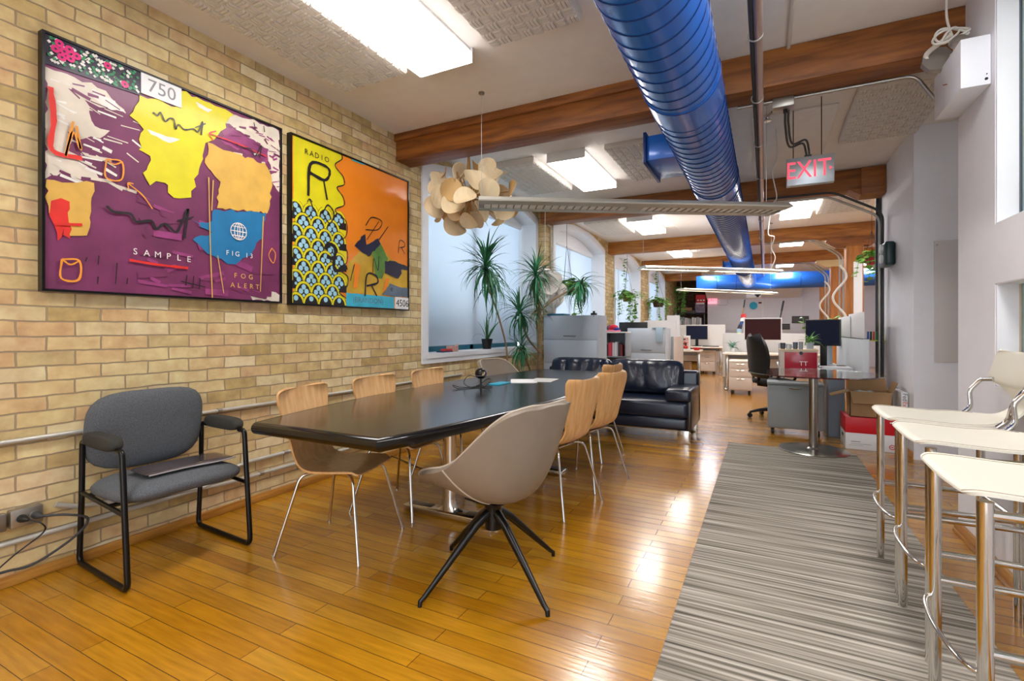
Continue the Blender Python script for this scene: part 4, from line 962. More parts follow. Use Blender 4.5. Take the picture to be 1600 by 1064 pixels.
# ------------------------------------------------------------------ long black boat table
TX = -1.88
def hw(t): return .435 + .225 * (1 - (2 * t - 1) ** 2)
side = [k / 24 for k in range(25)]
outl = [(TX + hw(t), 1.6 + 3.72 * t) for t in side] + [(TX - hw(t), 1.6 + 3.72 * t) for t in reversed(side)]
t = thing('conference_table', 'long black boat-shaped conference table on two polished pedestals', 'table', (TX, 3.46, 0))
ins = [(TX + (x - TX) * (1 - .03 / abs(x - TX)), 3.46 + (y - 3.46) * (1 - .03 / 1.86)) for x, y in outl]
new(EBONY).prism(ins, lambda a, b: (a, b, .692), lambda a, b: (a, b, .75)).build('tabletop', t)
eo = [(TX + (x - TX) * (1 - .03 / abs(x - TX)), 3.46 + (y - 3.46) * (1 - .03 / 1.86), .72) for x, y in outl]
new(BLACKEDGE).tube(eo, .0315, 14, closed=True).build('edge_moulding', t)
for yb in (2.66, 3.86):
    xb = -1.82
    pb = new(ALU)
    pb.box(xb - .34, xb + .34, yb - .055, yb + .055, .0, .05, .012, seg=3)
    pb.build('pedestal_foot', t)
    cmn = new(ALU)
    sect = [(.115, .045), (.07, .06), (.052, .085), (.047, .13), (.046, .62), (.055, .655), (.09, .69)]
    vs = []; fs = []; n = 24
    for (r, z) in sect:
        for k in range(n):
            a = 2 * PI * k / n; vs.append((xb + r * math.cos(a), yb + min(r, .055) * .8 * math.sin(a), z))
    for i in range(len(sect) - 1):
        for k in range(n): fs.append((i * n + k, i * n + (k + 1) % n, (i + 1) * n + (k + 1) % n, (i + 1) * n + k))
    cmn.add(vs, fs).box(xb - .2, xb + .2, yb - .06, yb + .06, .676, .692, .004).build('pedestal_column', t)
    for s in (-1, 1): new(mat('slot_shadow', '#6b6760', .35, .9)).box(xb + s * .22 - .09, xb + s * .22 + .09, yb - .03, yb + .03, .046, .0515, .002).build('foot_inset', t)
solo(new(BLACKP).box(-1.80, -1.75, 2.95, 3.25, 0, .035, .008).tube(bez([(-1.775, 3.25, .02), (-1.85, 3.4, .006), (-2.2, 3.5, .006), (-2.6, 3.45, .006), (-3.0, 3.6, .006), (-3.14, 3.62, .02)], 6), .005, 6), 'power_strip', 'black power strip and its lead on the floor under the long table', 'power strip')
# things lying on the table
t = thing('webcam', 'round black webcam on a small stand with coiled cable on the table', 'camera', (-2.06, 3.46, .751))
new(BLACKP).lathe([(0, 0), (.042, 0), (.04, .008), (.012, .018), (.009, .03), (.009, .065), (0, .068)], (-2.06, 3.46, .751), 20).build('stand', t)
new(BLACKM).ball((-2.06, 3.46, .857), .049, 22, (1, 1, .96)).build('camera_ball', t)
new(GREYT).tube([(-2.06 + .0495 * math.cos(2 * PI * k / 24), 3.46 + .0495 * math.sin(2 * PI * k / 24), .842) for k in range(24)], .0018, 5, closed=True).build('ring', t)
new(CHROME).lathe([(0, 0), (.016, 0), (.018, .01), (0, .008)], n=16, mx=rotm((-2.022, 3.434, .862), 0, R(90), R(40))).build('lens', t)
cpts = [(-2.06, 3.42, .83), (-2.14, 3.40, .84), (-2.16, 3.36, .79), (-2.1, 3.35, .757), (-2.0, 3.40, .757), (-1.98, 3.48, .80), (-2.02, 3.5, .81), (-2.08, 3.42, .757), (-2.15, 3.3, .757), (-2.2, 3.26, .775), (-2.12, 3.22, .757), (-2.06, 3.36, .757), (-1.99, 3.42, .757), (-1.95, 3.46, .757)]
new(BLACKP).tube(bez(cpts, 7), .003, 6).build('cable', t)
solo(new(mat('cyan_card', '#29a0bf', .4)).box(-2.08, -1.97, 3.60, 3.83, .7505, .757, .001), 'notebook', 'thin cyan booklet on the black table beside the webcam', 'booklet')
def paper(x, y, rz, w, h, lab, n, m=PAPER):
    mb = MB().use(m); random.seed(n)
    for k in range(n): mb.box(-w / 2, w / 2, -h / 2, h / 2, .001 + .0012 * k, .0018 + .0012 * k, 0, rotm((x + random.uniform(-.006, .006), y + random.uniform(-.006, .006), .75), rz + random.uniform(-.12, .12)))
    return solo(mb, 'paper_sheets', lab, 'papers')
paper(-1.93, 3.98, .5, .21, .297, 'loose white sheets on the black table just past the cyan booklet', 4)
paper(-1.80, 4.14, .2, .21, .297, 'white brochure on the black table, furthest from the webcam', 3, mat('brochure', '#dcdad6', .3))

# ------------------------------------------------------------------ black leather sofa
SX0, SX1, SY0, SY1 = -2.62, -.69, 5.46, 6.32
t = thing('sofa', 'black leather two-seat sofa on polished block feet behind the table', 'sofa', ((SX0 + SX1) / 2, 5.9, 0))
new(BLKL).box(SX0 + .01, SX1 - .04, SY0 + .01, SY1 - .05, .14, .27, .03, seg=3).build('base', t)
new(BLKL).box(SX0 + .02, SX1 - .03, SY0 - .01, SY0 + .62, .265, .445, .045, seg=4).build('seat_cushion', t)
for s, (xa, xb) in enumerate(((SX0, SX0 + .27), (SX1 - .27, SX1))):
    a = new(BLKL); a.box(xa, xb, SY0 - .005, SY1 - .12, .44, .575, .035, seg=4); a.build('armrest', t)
    xs = SX0 + .0 if s == 0 else SX1 - .05
    new(mat('brown_sheen_leather', '#2b1d17', .3, coat=.3, noise=.2, nscale=5)).box(xs, xs + .05, SY0 + .03, SY1 - .03, .13, .46, .012, seg=3).build('side_panel', t)
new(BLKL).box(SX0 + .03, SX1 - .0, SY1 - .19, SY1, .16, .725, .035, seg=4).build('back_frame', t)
for k, (xa, xb, lab) in enumerate(((SX0 + .10, SX0 + .915, ''), (SX0 + .90, SX1 - .155, ''))):
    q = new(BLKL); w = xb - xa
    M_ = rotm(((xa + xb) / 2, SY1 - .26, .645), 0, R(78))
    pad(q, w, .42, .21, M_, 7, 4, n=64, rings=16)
    vs = q.v; random.seed(3 + k)
    fold = [(random.uniform(xa + .05, xb - .05), random.uniform(-.35, .35), random.uniform(.008, .016), random.uniform(.018, .036)) for _ in range(16)]
    nv = []
    for (x, y, z) in vs:
        dy = 0
        for (fx, sl, am, wd) in fold:
            dd = x - (fx + sl * (z - .6)); dy += am * math.exp(-(dd / wd) ** 2) * (.35 + .65 * (z - .45) / .35)
        nv.append((x, y + dy, z))
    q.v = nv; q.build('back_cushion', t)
for (x, y) in ((SX0 + .12, SY0 + .07), (SX1 - .08, SY0 + .07), (SX0 + .12, SY1 - .12), (SX1 - .08, SY1 - .12)):
    new(ALU).box(x - .06, x + .06, y - .06, y + .06, 0, .14, .004).build('foot', t)
new(ALU).box(SX0 + .06, SX1 - .02, SY0 + .02, SY0 + .06, .128, .14).build('front_rail', t)

# ------------------------------------------------------------------ bar stools
def make_stool():
    t = thing('bar_stool', '', 'bar stool')
    hwid = .225; Z = .80
    def lea(u, v):
        # front edge at +x, seat narrows to a waist, the back widens again
        rows = [(.24, Z - .012, .185), (.232, Z - .002, .212), (.19, Z + .004, .229), (.0, Z - .006, .228), (-.10, Z - .002, .225), (-.165, Z + .002, .15), (-.22, Z + .012, .09), (-.262, Z + .05, .07), (-.27, Z + .095, .08), (-.255, Z + .14, .17), (-.236, Z + .165, .23), (-.245, Z + .26, .19), (-.248, Z + .295, .172), (-.248, Z + .305, .14)]
        s = 2 * u - 1; x, z, w = interp(rows, v); b = max(0, (v - .6) / .4)
        return (x - .02 * (1 - s * s) * b, s * w, z - .008 * (1 - s * s) * (1 - b))
    new(CREAML).shell(lea, 14, 52, .009).build('leather_seat', t, True)
    for s in (.045, .955): new(PIPING).tube([Vector(lea(s, .04 + .33 * k / 20)) + Vector((0, 0, .0012)) for k in range(21)], .0012, 5).build('stitching', t, True)
    for sy in (-1, 1):
        y = sy * (hwid - .02)
        for x in (.20, -.20): new(CHROME).cyl((x, y, 0 if x > 0 else -.012), (x, y, Z - .022), .0172, 16).build('leg', t, True)
        new(CHROME).tube([(.2, y, .745), (-.2, y, .745)], .0125, 10).build('seat_rail', t, True)
        new(CHROME).tube([(.2, y, .40), (-.2, y, .40)], .0125, 12).build('side_stretcher', t, True)
        new(CHROME).tube(bend([(-.13, y, Z - .012), (-.165, sy * .21, Z + .02), (-.17, sy * .247, Z + .10), (-.21, sy * .238, Z + .158), (-.238, sy * .17, Z + .166)], .02), .010, 10).build('back_loop', t, True)
    new(CHROME).tube([(-.2, -hwid + .02, .40), (-.2, hwid - .02, .40)], .0125, 12).build('rear_stretcher', t, True)
    fr = [(.2 + .05 * math.sin(PI * k / 16) ** .7, (hwid - .02) * math.cos(PI * k / 16), .345) for k in range(17)]
    new(CHROME).tube(fr, .007, 10).build('footrest', t, True)
    return t
bs0 = make_stool()
for i, (l, lab) in enumerate([((.745, 3.005, .0122), 'cream leather bar stool nearest the cardboard boxes, its backrest in view'),
                              ((.735, 2.485, .0122), 'middle cream leather bar stool of the three'),
                              ((.69, 1.84, .0122), 'cream leather bar stool nearest the viewpoint, cut by the picture edge')]):
    place(bs0 if i == 0 else copy_tree(bs0), l, PI, lab, 'cream leather bar stools')

# ------------------------------------------------------------------ round glass table
t = thing('glass_table', 'round glass table on a brushed steel column and disc foot', 'table', (.43, 5.74, 0))
new(STEEL).lathe([(0, .013), (.31, .013), (.31, .02), (.29, .026), (.06, .032), (.045, .045), (0, .045)], (.43, 5.74, 0), 48).build('disc_foot', t)
new(STEEL).cyl((.43, 5.74, .03), (.43, 5.74, .755), .04, 24).build('column', t)
new(STEEL).lathe([(0, .74), (.12, .74), (.12, .757), (0, .757)], (.43, 5.74, 0), 24).build('top_plate', t)
new(GLASS).lathe([(0, .758), (.60, .758), (.603, .762), (.603, .767), (.60, .77), (0, .77)], (.44, 5.93, 0), 64).build('glass_top', t)

# ------------------------------------------------------------------ plants
def strap_leaf(mb, base, az, L, w, el, droop, n=6):
    c, s = math.cos(az), math.sin(az); P = Vector(base); vs = []; e = el
    side = Vector((-s, c, 0)); pts = []
    for k in range(n + 1):
        pts.append((P.copy(), e)); P = P + Vector((c * math.cos(e), s * math.cos(e), math.sin(e))) * (L / n); e -= droop / n * (1 + k * .25)
    for k, (p, e) in enumerate(pts):
        t = k / n; ww = w * (.55 + .9 * t if t < .35 else .865 * (1 - (t - .35) / .65) ** .8 + .02)
        up = Vector((-c * math.sin(e), -s * math.sin(e), math.cos(e)))
        vs += [p - side * ww / 2 + up * ww * .18, p, p + side * ww / 2 + up * ww * .18]
    fs = []
    for k in range(n): a = 3 * k; fs += [(a, a + 1, a + 4, a + 3), (a + 1, a + 2, a + 5, a + 4)]
    mb.add(vs, fs)
def head(mb, c, n, L, w, seed, lo=-.9, hi=1.45, lean=(0, 0), droop=1.9):
    rnd = random.Random(seed)
    for k in range(n):
        az = rnd.uniform(0, 2 * PI); el = rnd.uniform(lo, hi); l = L * rnd.uniform(.75, 1.12)
        b = Vector(c) + Vector((rnd.uniform(-.012, .012), rnd.uniform(-.012, .012), rnd.uniform(-.1, .03) + (el - lo) / (hi - lo) * .07))
        strap_leaf(mb, b, az, l, w * rnd.uniform(.8, 1.1), el, droop * rnd.uniform(.1, .42) + max(0, .5 - el) * .35)
    return mb
t = thing('dracaena', 'tall dracaena with one leaning stem in front of the first window', 'plant', (-2.83, 5.62, 0))
new(POTBR).lathe([(0, 0), (.13, 0), (.16, .26), (.165, .28), (.15, .28), (.14, .25), (0, .25)], (-2.83, 5.62, 0), 28).build('pot', t)
new(SOIL).lathe([(0, .25), (.142, .25), (.142, .235), (0, .235)], (-2.83, 5.62, 0), 20).build('soil', t)
new(BARK).tube(bez([(-2.83, 5.62, .23), (-2.85, 5.5, .5), (-2.85, 5.42, .75), (-2.84, 5.38, 1.0), (-2.87, 5.22, 1.4), (-2.9, 5.02, 1.75), (-2.9, 4.98, 1.92)], 8), .011, 8).build('stem', t)
f = new(LEAF); head(f, (-2.9, 4.98, 1.95), 105, .46, .03, 3, droop=2.3); head(f, (-2.88, 5.06, 1.78), 26, .46, .022, 4, lo=-1.2, hi=.1, droop=1.6); f.build('foliage', t)
t = thing('dracaena', 'many-headed dracaena between the first window and the tall filing cabinet', 'plant', (-2.8, 6.3, 0))
new(POTBR).lathe([(0, 0), (.16, 0), (.2, .30), (.205, .33), (.19, .33), (.18, .30), (0, .30)], (-2.87, 6.46, 0), 28).build('pot', t)
new(SOIL).lathe([(0, .3), (.182, .3), (.182, .285), (0, .285)], (-2.87, 6.46, 0), 20).build('soil', t)
new(BARK).tube(bez([(-2.86, 6.45, .28), (-2.81, 6.32, .8), (-2.78, 6.25, 1.3), (-2.78, 6.2, 1.6)], 8), .03, 10).build('trunk', t)
for pts, r in (([(-2.78, 6.2, 1.55), (-2.78, 6.17, 1.75), (-2.78, 6.15, 1.93)], .016), ([(-2.79, 6.27, .9), (-2.84, 6.0, 1.1), (-2.85, 5.78, 1.4)], .014), ([(-2.78, 6.22, 1.45), (-2.6, 6.4, 1.65), (-2.40, 6.55, 1.78), (-2.31, 6.62, 1.82)], .013), ([(-2.88, 6.38, .3), (-2.87, 6.1, .7), (-2.84, 5.8, .95)], .012)):
    new(BARK).tube(bez(pts, 6), r, 8).build('stem', t)
f = new(LEAF)
head(f, (-2.78, 6.15, 1.95), 90, .44, .03, 6, lo=-1.1, droop=2.4); head(f, (-2.78, 6.17, 1.68), 22, .36, .02, 16, lo=-1.3, hi=0)
head(f, (-2.85, 5.78, 1.42), 84, .40, .029, 7, lo=-1.2, hi=1.3, droop=2.5)
head(f, (-2.31, 6.62, 1.84), 74, .42, .03, 8, lo=-1.4, hi=.7, droop=2.5)
head(f, (-2.84, 5.8, .98), 60, .34, .026, 9, lo=-1.1, hi=1.0, droop=2.2)
f.build('foliage', t)
new(LEAFP); f = new(mat('dry_leaf', '#8c7b46', .6)); head(f, (-2.79, 6.22, 1.45), 34, .3, .02, 10, lo=-1.4, hi=.3); f.build('dry_foliage', t)
# snake plant on the sill
sx, sy = -3.31, 5.72
t = thing('snake_plant', 'small snake plant in a black pot on the first window sill', 'plant', (sx, sy, .953))
new(POTB).lathe([(0, 0), (.055, 0), (.075, .12), (.078, .135), (.07, .135), (.065, .12), (0, .12)], (sx, sy, .953), 26).build('pot', t)
new(SOIL).lathe([(0, .121), (.066, .121), (.066, .112), (0, .112)], (sx, sy, .953), 20).build('soil', t)
f = new(LEAFD)
for (az, L, w, el, dr) in ((.3, .42, .05, 1.52, .05), (2.2, .36, .045, 1.45, .1), (1.2, .34, .07, 1.05, .25), (4.0, .30, .03, 1.3, .3), (-1.9, .34, .012, .9, 1.6), (3.4, .3, .04, 1.5, .1)):
    strap_leaf(f, (sx + .012 * math.cos(az), sy + .015 * math.sin(az), 1.07), az, L, w, el, dr, 8)
f.build('leaves', t)
solo(new(mat('pink_box', '#c4958a', .5)).box(-3.34, -3.25, 4.81, 4.93, .953, 1.02, .003).use(mat('clear_pack', '#d8c3ba', .15)).box(-3.3, -3.26, 4.93, 4.95, .953, 1.04), 'small_box', 'small pink cardboard box on the first window sill', 'box')
solo(new(mat('red_cloth', '#c43d3a', .8)).box(-3.32, -3.24, 4.66, 4.80, .965, .99, .008).use(mat('navy_cloth', '#28365e', .8)).box(-3.33, -3.235, 4.6, 4.8, .953, .966, .004), 'folded_cloth', 'red and navy folded cloth on the first window sill', 'cloth')

def pothos(name, c, top, potm, label, seed, vines, leafm, pr=.09, ph=.13, ring=26, lsize=.06, grp='hanging pothos plants', spread=.2):
    rnd = random.Random(seed); t = thing(name, label, 'plant', (c[0], c[1], c[2] - ph), grp); top = H - .001 if grp else top
    new(potm).lathe([(0, -ph), (pr * .72, -ph), (pr, 0), (pr * 1.05, .012), (pr * .93, .012), (pr * .9, -.02), (0, -.02)], c, 24).build('pot', t)
    st = new(BLACKP)
    for k in range(3):
        a = 2 * PI * k / 3 + .4
        st.cyl((c[0] + pr * math.cos(a), c[1] + pr * math.sin(a), c[2]), (c[0], c[1], c[2] + (top - c[2]) * .55), .0035, 5)
    st.cyl((c[0], c[1], c[2] + (top - c[2]) * .55), (c[0], c[1], top), .0035, 5); st.build('hanger', t)
    f = new(leafm)
    def leaf(p, az, s):
        el = rnd.uniform(-.9, .3); c_, s_ = math.cos(az), math.sin(az)
        d = Vector((c_ * math.cos(el), s_ * math.cos(el), math.sin(el))); sd = Vector((-s_, c_, 0)); up = d.cross(sd) * -1
        pr_ = [(0, 0), (.12, .42), (.4, .5), (.75, .26), (1, 0)]
        vs = [Vector(p) + d * s * a for a, _ in pr_] + [Vector(p) + d * s * a + sd * s * b + up * s * b * .3 for a, b in pr_[1:4]] + [Vector(p) + d * s * a - sd * s * b + up * s * b * .3 for a, b in pr_[1:4]]
        f.add(vs, [(0, 1, 5), (1, 2, 6, 5), (2, 3, 7, 6), (3, 4, 7), (0, 8, 1), (1, 8, 9, 2), (2, 9, 10, 3), (3, 10, 4)])
    for _ in range(ring * 3):
        a = rnd.uniform(0, 2 * PI); r = spread * math.sqrt(rnd.random())
        leaf((c[0] + r * math.cos(a), c[1] + r * math.sin(a), c[2] + rnd.uniform(-.04, .12) - .5 * max(0, r - pr)), a + rnd.uniform(-.6, .6), lsize * rnd.uniform(.8, 1.3))
    vm = new(LEAFY)
    for (a, ln, out_) in vines:
        p = Vector((c[0] + pr * math.cos(a), c[1] + pr * math.sin(a), c[2] + .01)); pts = [p.copy()]; n = max(3, int(abs(ln) / .06))
        for k in range(n):
            p = p + Vector((out_ * math.cos(a) * (.05 if k < 2 else .003) + rnd.uniform(-.014, .014), out_ * math.sin(a) * (.05 if k < 2 else .003) + rnd.uniform(-.014, .014), ln / n * (1 if k > 0 else .3)))
            pts.append(p.copy()); leaf(p, rnd.uniform(0, 6.28), lsize * rnd.uniform(.7, 1.15)); 
            if rnd.random() < .6: leaf(p, rnd.uniform(0, 6.28), lsize * rnd.uniform(.6, 1.0))
        vm.tube(pts, .0035, 5)
    if vines: vm.build('vine', t)
    f.build('foliage', t)
    return t
pothos('hanging_plant', (-2.86, 7.52, 1.93), 2.86, POTBR, 'bushy green hanging plant in a brown pot above the tall filing cabinet', 21, [(-.4, -.5, .8), (.3, -.6, .9), (2.6, -.25, .8)], LEAFY, .1, .16, 60, .1, spread=.3)
pothos('hanging_plant', (-2.78, 11.15, 2.02), 2.95, POTO, 'hanging plant in an olive pot with long trailing vines, second bay', 22, [(-1.2, -.7, .5), (-.6, -.72, .6), (0, -.6, .5), (.6, -.65, .4), (1.5, -.7, .5), (-2, -.5, .9), (3, -.5, .6), (-1.6, .8, .1), (-.9, -.68, .3)], LEAFY, .12, .18, 30, .085, spread=.32)
pothos('hanging_plant', (-2.74, 14.6, 2.05), 3.0, POTBR, 'hanging plant in a round brown pot before the furthest window', 23, [(-1.2, -.6, .8), (-.6, -.65, 1), (.4, -.6, .9), (1.5, -.5, 1), (3, -.5, .9), (-1.6, .85, .1), (-2.4, -.6, .8)], LEAFY, .17, .2, 26, .09, spread=.36)
pothos('hanging_plant', (-2.62, 18.0, 2.6), 3.0, POTBR, 'trailing plant hanging in front of the dark shelves at the back', 24, [(-1.2, -.9, .5), (-.4, -.8, .6), (.6, -.95, .5), (2, -.7, .6), (3, -.8, .5)], LEAFY, .1, .15, 20, .1, spread=.22)
pothos('hanging_plant', (1.5, 9.5, 2.36), 3.05, POTR, 'hanging plant in a red pot beside the dark pipes', 25, [(-1.6, -.42, .4), (-.9, -.3, .5), (3, -.35, .6), (-2.2, -.45, .3)], LEAFY, .1, .13, 18, .1, spread=.17)

# ------------------------------------------------------------------ filing cabinets, shelf and books behind the sofa
def cabinet(name, label, x0, x1, y0, y1, h, rows, m=GREYC, cat='cabinet', foot=.05):
    t = thing(name, label, cat, ((x0 + x1) / 2, (y0 + y1) / 2, 0))
    new(m).box(x0, x1, y0 + .02, y1, foot, h, .004).box(x0 + .02, x1 - .02, y0 + .05, y1 - .02, 0, foot).build('body', t)
    z = h - .025
    for hgt in rows:
        d = new(m).box(x0 + .012, x1 - .012, y0, y0 + .022, z - hgt + .006, z, .004).build('drawer', t)
        xc = (x0 + x1) / 2
        new(mat('cabinet_handle', '#85888c', .3, .7)).box(xc - .1, xc + .1, y0 - .012, y0 + .002, z - hgt + .05, z - hgt + .07, .003).build('handle', d)
        z -= hgt
    return t
cb = cabinet('filing_cabinet', 'tall pale grey filing cabinet with wide drawers by the first window', -3.04, -2.17, 6.98, 7.44, 1.425, [.345, .355, .355, .3])
new(mat('cabinet_handle', '#85888c')).cyl((-2.23, 6.985, 1.41), (-2.23, 6.972, 1.41), .01, 10).build('lock', cb)
solo(new(TEAL).box(-3.0, -2.72, 7.03, 7.3, 1.426, 1.455, .004), 'flat_box', 'flat teal box on the tall filing cabinet', 'box')
solo(new(BLACKP).box(-2.32, -2.25, 7.1, 7.2, 1.426, 1.46, .004).cyl((-2.285, 7.15, 1.46), (-2.285, 7.15, 1.49), .018, 12), 'tape_dispenser', 'small black desk gadget on the tall filing cabinet corner', 'gadget')
c2 = cabinet('filing_cabinet', 'lower pale grey filing cabinet behind the sofa beside the bookshelf', -2.32, -1.61, 9.3, 9.8, 1.235, [.44, .38, .33])
new(mat('pale_blue_cloth', '#9db4c4', .8)).box(-1.86, -1.62, 9.28, 9.5, 1.236, 1.25, .003).box(-1.78, -1.66, 9.27, 9.284, .98, 1.24, .003).build('cloth_cover', c2)
t = thing('screen_panel', 'cream low partition running back from the lower filing cabinet', 'partition', (-1.58, 10.4, 0))
new(CREAMC).box(-1.6, -1.56, 9.82, 11.1, .04, 1.07, .004).build('panel', t)
new(GREYD).box(-1.604, -1.556, 9.815, 9.84, 0, 1.075, .002).box(-1.604, -1.556, 11.09, 11.11, 0, 1.075, .002).build('post', t)
bx0, bx1, by0, by1 = -2.5, -2.1, 8.35, 8.7
t = thing('bookshelf', 'small grey open bookshelf behind the sofa, between both filing cabinets', 'bookshelf', (-2.3, 8.5, 0))
m_ = GREYD
for (a, b) in ((bx0, bx0 + .02), (bx1 - .02, bx1)): new(m_).box(a, b, by0, by1, 0, 1.15, .002).build('side_panel', t)
for z in (.05, .4, .73, 1.15): new(m_ if z < 1 else WHITE).box(bx0, bx1, by0, by1, z, z + .02, .002).build('shelf', t)
new(mat('shelf_back', '#7c7f83', .6)).box(bx0 + .02, bx1 - .02, by1 - .015, by1 - .004, .05, 1.15).build('back_panel', t)
x = bx0 + .03; bc = ['#e6e2dc', '#2a2d33', '#c8304a', '#d94a63', '#c23a55', '#d9d9da', '#cfd6dd', '#e8e8e8', '#b9c4d0', '#5a4038', '#3a3335', '#8a3038']
bl = ['white', 'black', 'bright red', 'pinkish red', 'deep red', 'grey-white', 'pale blue-grey', 'bright white', 'light blue', 'brown', 'near-black', 'maroon']
random.seed(12)
for i, c_ in enumerate(bc):
    w = random.uniform(.022, .03); h = random.uniform(.2, .25)
    m = mat('book_cover_%d' % i, c_, .5)
    b = thing('book', '%s book standing on the small grey bookshelf behind the sofa' % bl[i], 'book', (x + w / 2, by0 + .1, .751), 'books on the grey bookshelf')
    new(m).box(x, x + .003, by0 + .02, by0 + .18, .751, .751 + h).box(x + w - .004, x + w - .001, by0 + .02, by0 + .18, .751, .751 + h).box(x, x + w - .001, by0 + .017, by0 + .021, .751, .751 + h).build('cover', b)
    new(PAPER).box(x + .003, x + w - .004, by0 + .021, by0 + .175, .755, .747 + h).build('pages', b)
    x += w
t = thing('cloth_bag', 'crumpled red and blue bag lying on the small bookshelf', 'bag', (-2.38, 8.5, 1.171))
random.seed(4)
bg_ = new(mat('red_fabric', '#c81f3c', .8, noise=.2)); bg_.ball((-2.36, 8.5, 1.235), .09, 16, (1.0, .8, .7), Matrix.Identity(4)); bg_.build('bag_body', t)
new(mat('blue_fabric', '#20348c', .8)).ball((-2.29, 8.46, 1.21), .055, 14, (1, .8, .7)).build('blue_panel', t)
new(mat('grey_fabric', '#55565c', .8)).ball((-2.43, 8.52, 1.235), .06, 14, (1, .8, 1)).build('flap', t)
new(mat('pink_strap', '#e07f95', .7)).tube(bez([(-2.46, 8.42, 1.18), (-2.38, 8.38, 1.19), (-2.3, 8.4, 1.18), (-2.22, 8.44, 1.19)], 5), .014, 8).build('strap', t)

# ------------------------------------------------------------------ office desks at the back
def desk(label, x0, x1, y0, y1, z=.74, legs=True, top=DESKT):
    t = thing('desk', label, 'desk', ((x0 + x1) / 2, (y0 + y1) / 2, 0))
    new(top).box(x0, x1, y0, y1, z - .03, z, .006).build('desktop', t)
    for x in (x0 + .06, x1 - .06):
        new(ALU).box(x - .03, x + .03, (y0 + y1) / 2 - .04, (y0 + y1) / 2 + .04, .03, z - .03, .006).box(x - .03, x + .03, y0 + .06, y1 - .06, 0, .035, .008).build('leg', t)
    new(GREYD).box(x0 + .06, x1 - .06, (y0 + y1) / 2 - .02, (y0 + y1) / 2 + .02, z - .12, z - .03).build('cross_beam', t)
    return t
def pedestal(label, x0, x1, y0, y1, h, m=CREAMC, rows=(.12, .16, .24)):
    t = thing('drawer_pedestal', label, 'drawer unit', ((x0 + x1) / 2, (y0 + y1) / 2, 0))
    new(m).box(x0, x1, y0 + .02, y1, .075, h - .03, .004).build('body', t)
    new(mat('pedestal_top', '#e3dcd2', .45) if m is CREAMC else m).box(x0 - .006, x1 + .006, y0 - .004, y1, h - .03, h, .006).build('top', t)
    z = h - .035
    tot = sum(rows); k = (z - .085) / tot
    for r in rows:
        d = new(m).box(x0 + .004, x1 - .004, y0, y0 + .022, z - r * k + .004, z, .004).build('drawer', t)
        xc = (x0 + x1) / 2
        new(ALU).tube(bez([(xc - .06, y0 - .001, z - .03), (xc, y0 - .014, z - .034), (xc + .06, y0 - .001, z - .03)], 5), .006, 6).build('handle', d)
        z -= r * k
    for x in (x0 + .05, x1 - .05):
        for y in (y0 + .06, y1 - .06): new(BLACKP).cyl((x - .016, y, .034), (x + .016, y, .034), .034, 14).box(x - .012, x + .012, y - .015, y + .015, .05, .078).build('caster', t)
    return t
def monitor(label, c, w, h, rz, frame, screen, z0, wide=False):
    t = thing('monitor', label, 'monitor')
    new(frame).box(-w / 2, w / 2, -.022, .02, 0, h, .006, rotm((0, 0, z0 - c[2]))).build('casing', t, True)
    b = .02 if frame is WHITE else .014
    new(screen).box(-w / 2 + b, w / 2 - b, -.0245, -.02, b + (.02 if wide else .006), h - b, 0, rotm((0, 0, z0 - c[2]))).build('screen', t, True)
    q = new(ALU if frame is WHITE else BLACKP)
    q.box(-.04, .04, .015, .035, 0, z0 - c[2] + h * .4, .006).box(-.12, .12, -.09, .1, .0, .014, .005); q.build('stand', t, True)
    return place(t, c, rz)
def keyboard(x, y, z, rz, label, m=PAPER):
    t = thing('keyboard', label, 'keyboard')
    new(m).box(-.21, .21, -.065, .065, 0, .018, .005).build('case', t, True)
    k = new(mat('keycaps', '#dcdcdc', .5) if m is PAPER else BLACKP)
    for r in range(5):
        for q in range(14): k.box(-.2 + q * .0285, -.2 + q * .0285 + .024, -.055 + r * .022, -.055 + r * .022 + .018, .017, .023)
    k.build('keys', t, True)
    return place(t, (x, y, z), rz)
# far left desk group
desk('narrow pale desk end with a framed picture, beyond the low partition', -2.6, -1.27, 11.55, 12.2)
t = thing('picture_frame', 'white-framed red patterned picture standing on the narrow desk end', 'picture', (-1.62, 11.7, .741))
new(WHITE).box(-1.78, -1.49, 11.68, 11.705, .741, 1.07, .004).build('frame', t)
pc = new(mat('pink_print', '#e3b7b0', .6)).box(-1.745, -1.525, 11.676, 11.681, .775, 1.03)
random.seed(9)
for k in range(40):
    pc.use([RED, BK, mat('coral_print', '#e0523f', .6)][k % 3 if k % 6 else 1]); a, b = random.uniform(-1.72, -1.55), random.uniform(.79, 1.0); r = random.uniform(.012, .028)
    pc.add([(a + r * math.cos(2 * PI * q / 8), 11.6755 - k * .00002, b + r * math.sin(2 * PI * q / 8)) for q in range(8)], [tuple(range(8))])
pc.build('print', t)
solo(new(RED).lathe([(0, 0), (.05, 0), (.1, .06), (.095, .06), (.045, .01), (0, .01)], (-1.36, 11.75, .741), 20), 'red_bowl', 'small red bowl on the corner of the narrow desk end', 'bowl')
solo(new(CARD).box(-1.86, -1.50, 11.62, 12.0, .0, .46, .006).use(CARDI).box(-1.85, -1.51, 11.63, 11.99, .458, .466), 'cardboard_box', 'tan cardboard box on the floor under the narrow desk end', 'box')
desk('pale desk with a dark monitor in front of the black shelves', -2.3, -1.0, 14.0, 14.85)
pedestal('cream drawer pedestal under the far desk with the dark monitor', -1.585, -1.19, 14.26, 14.8, .64)
monitor('dark monitor with black frame on the far desk by the black shelves', (-1.69, 14.6, .741), .56, .38, 0, BLACKP, SCREEN, .93)
keyboard(-1.3, 14.3, .741, 0, 'dark keyboard on the far desk', BLACKP)
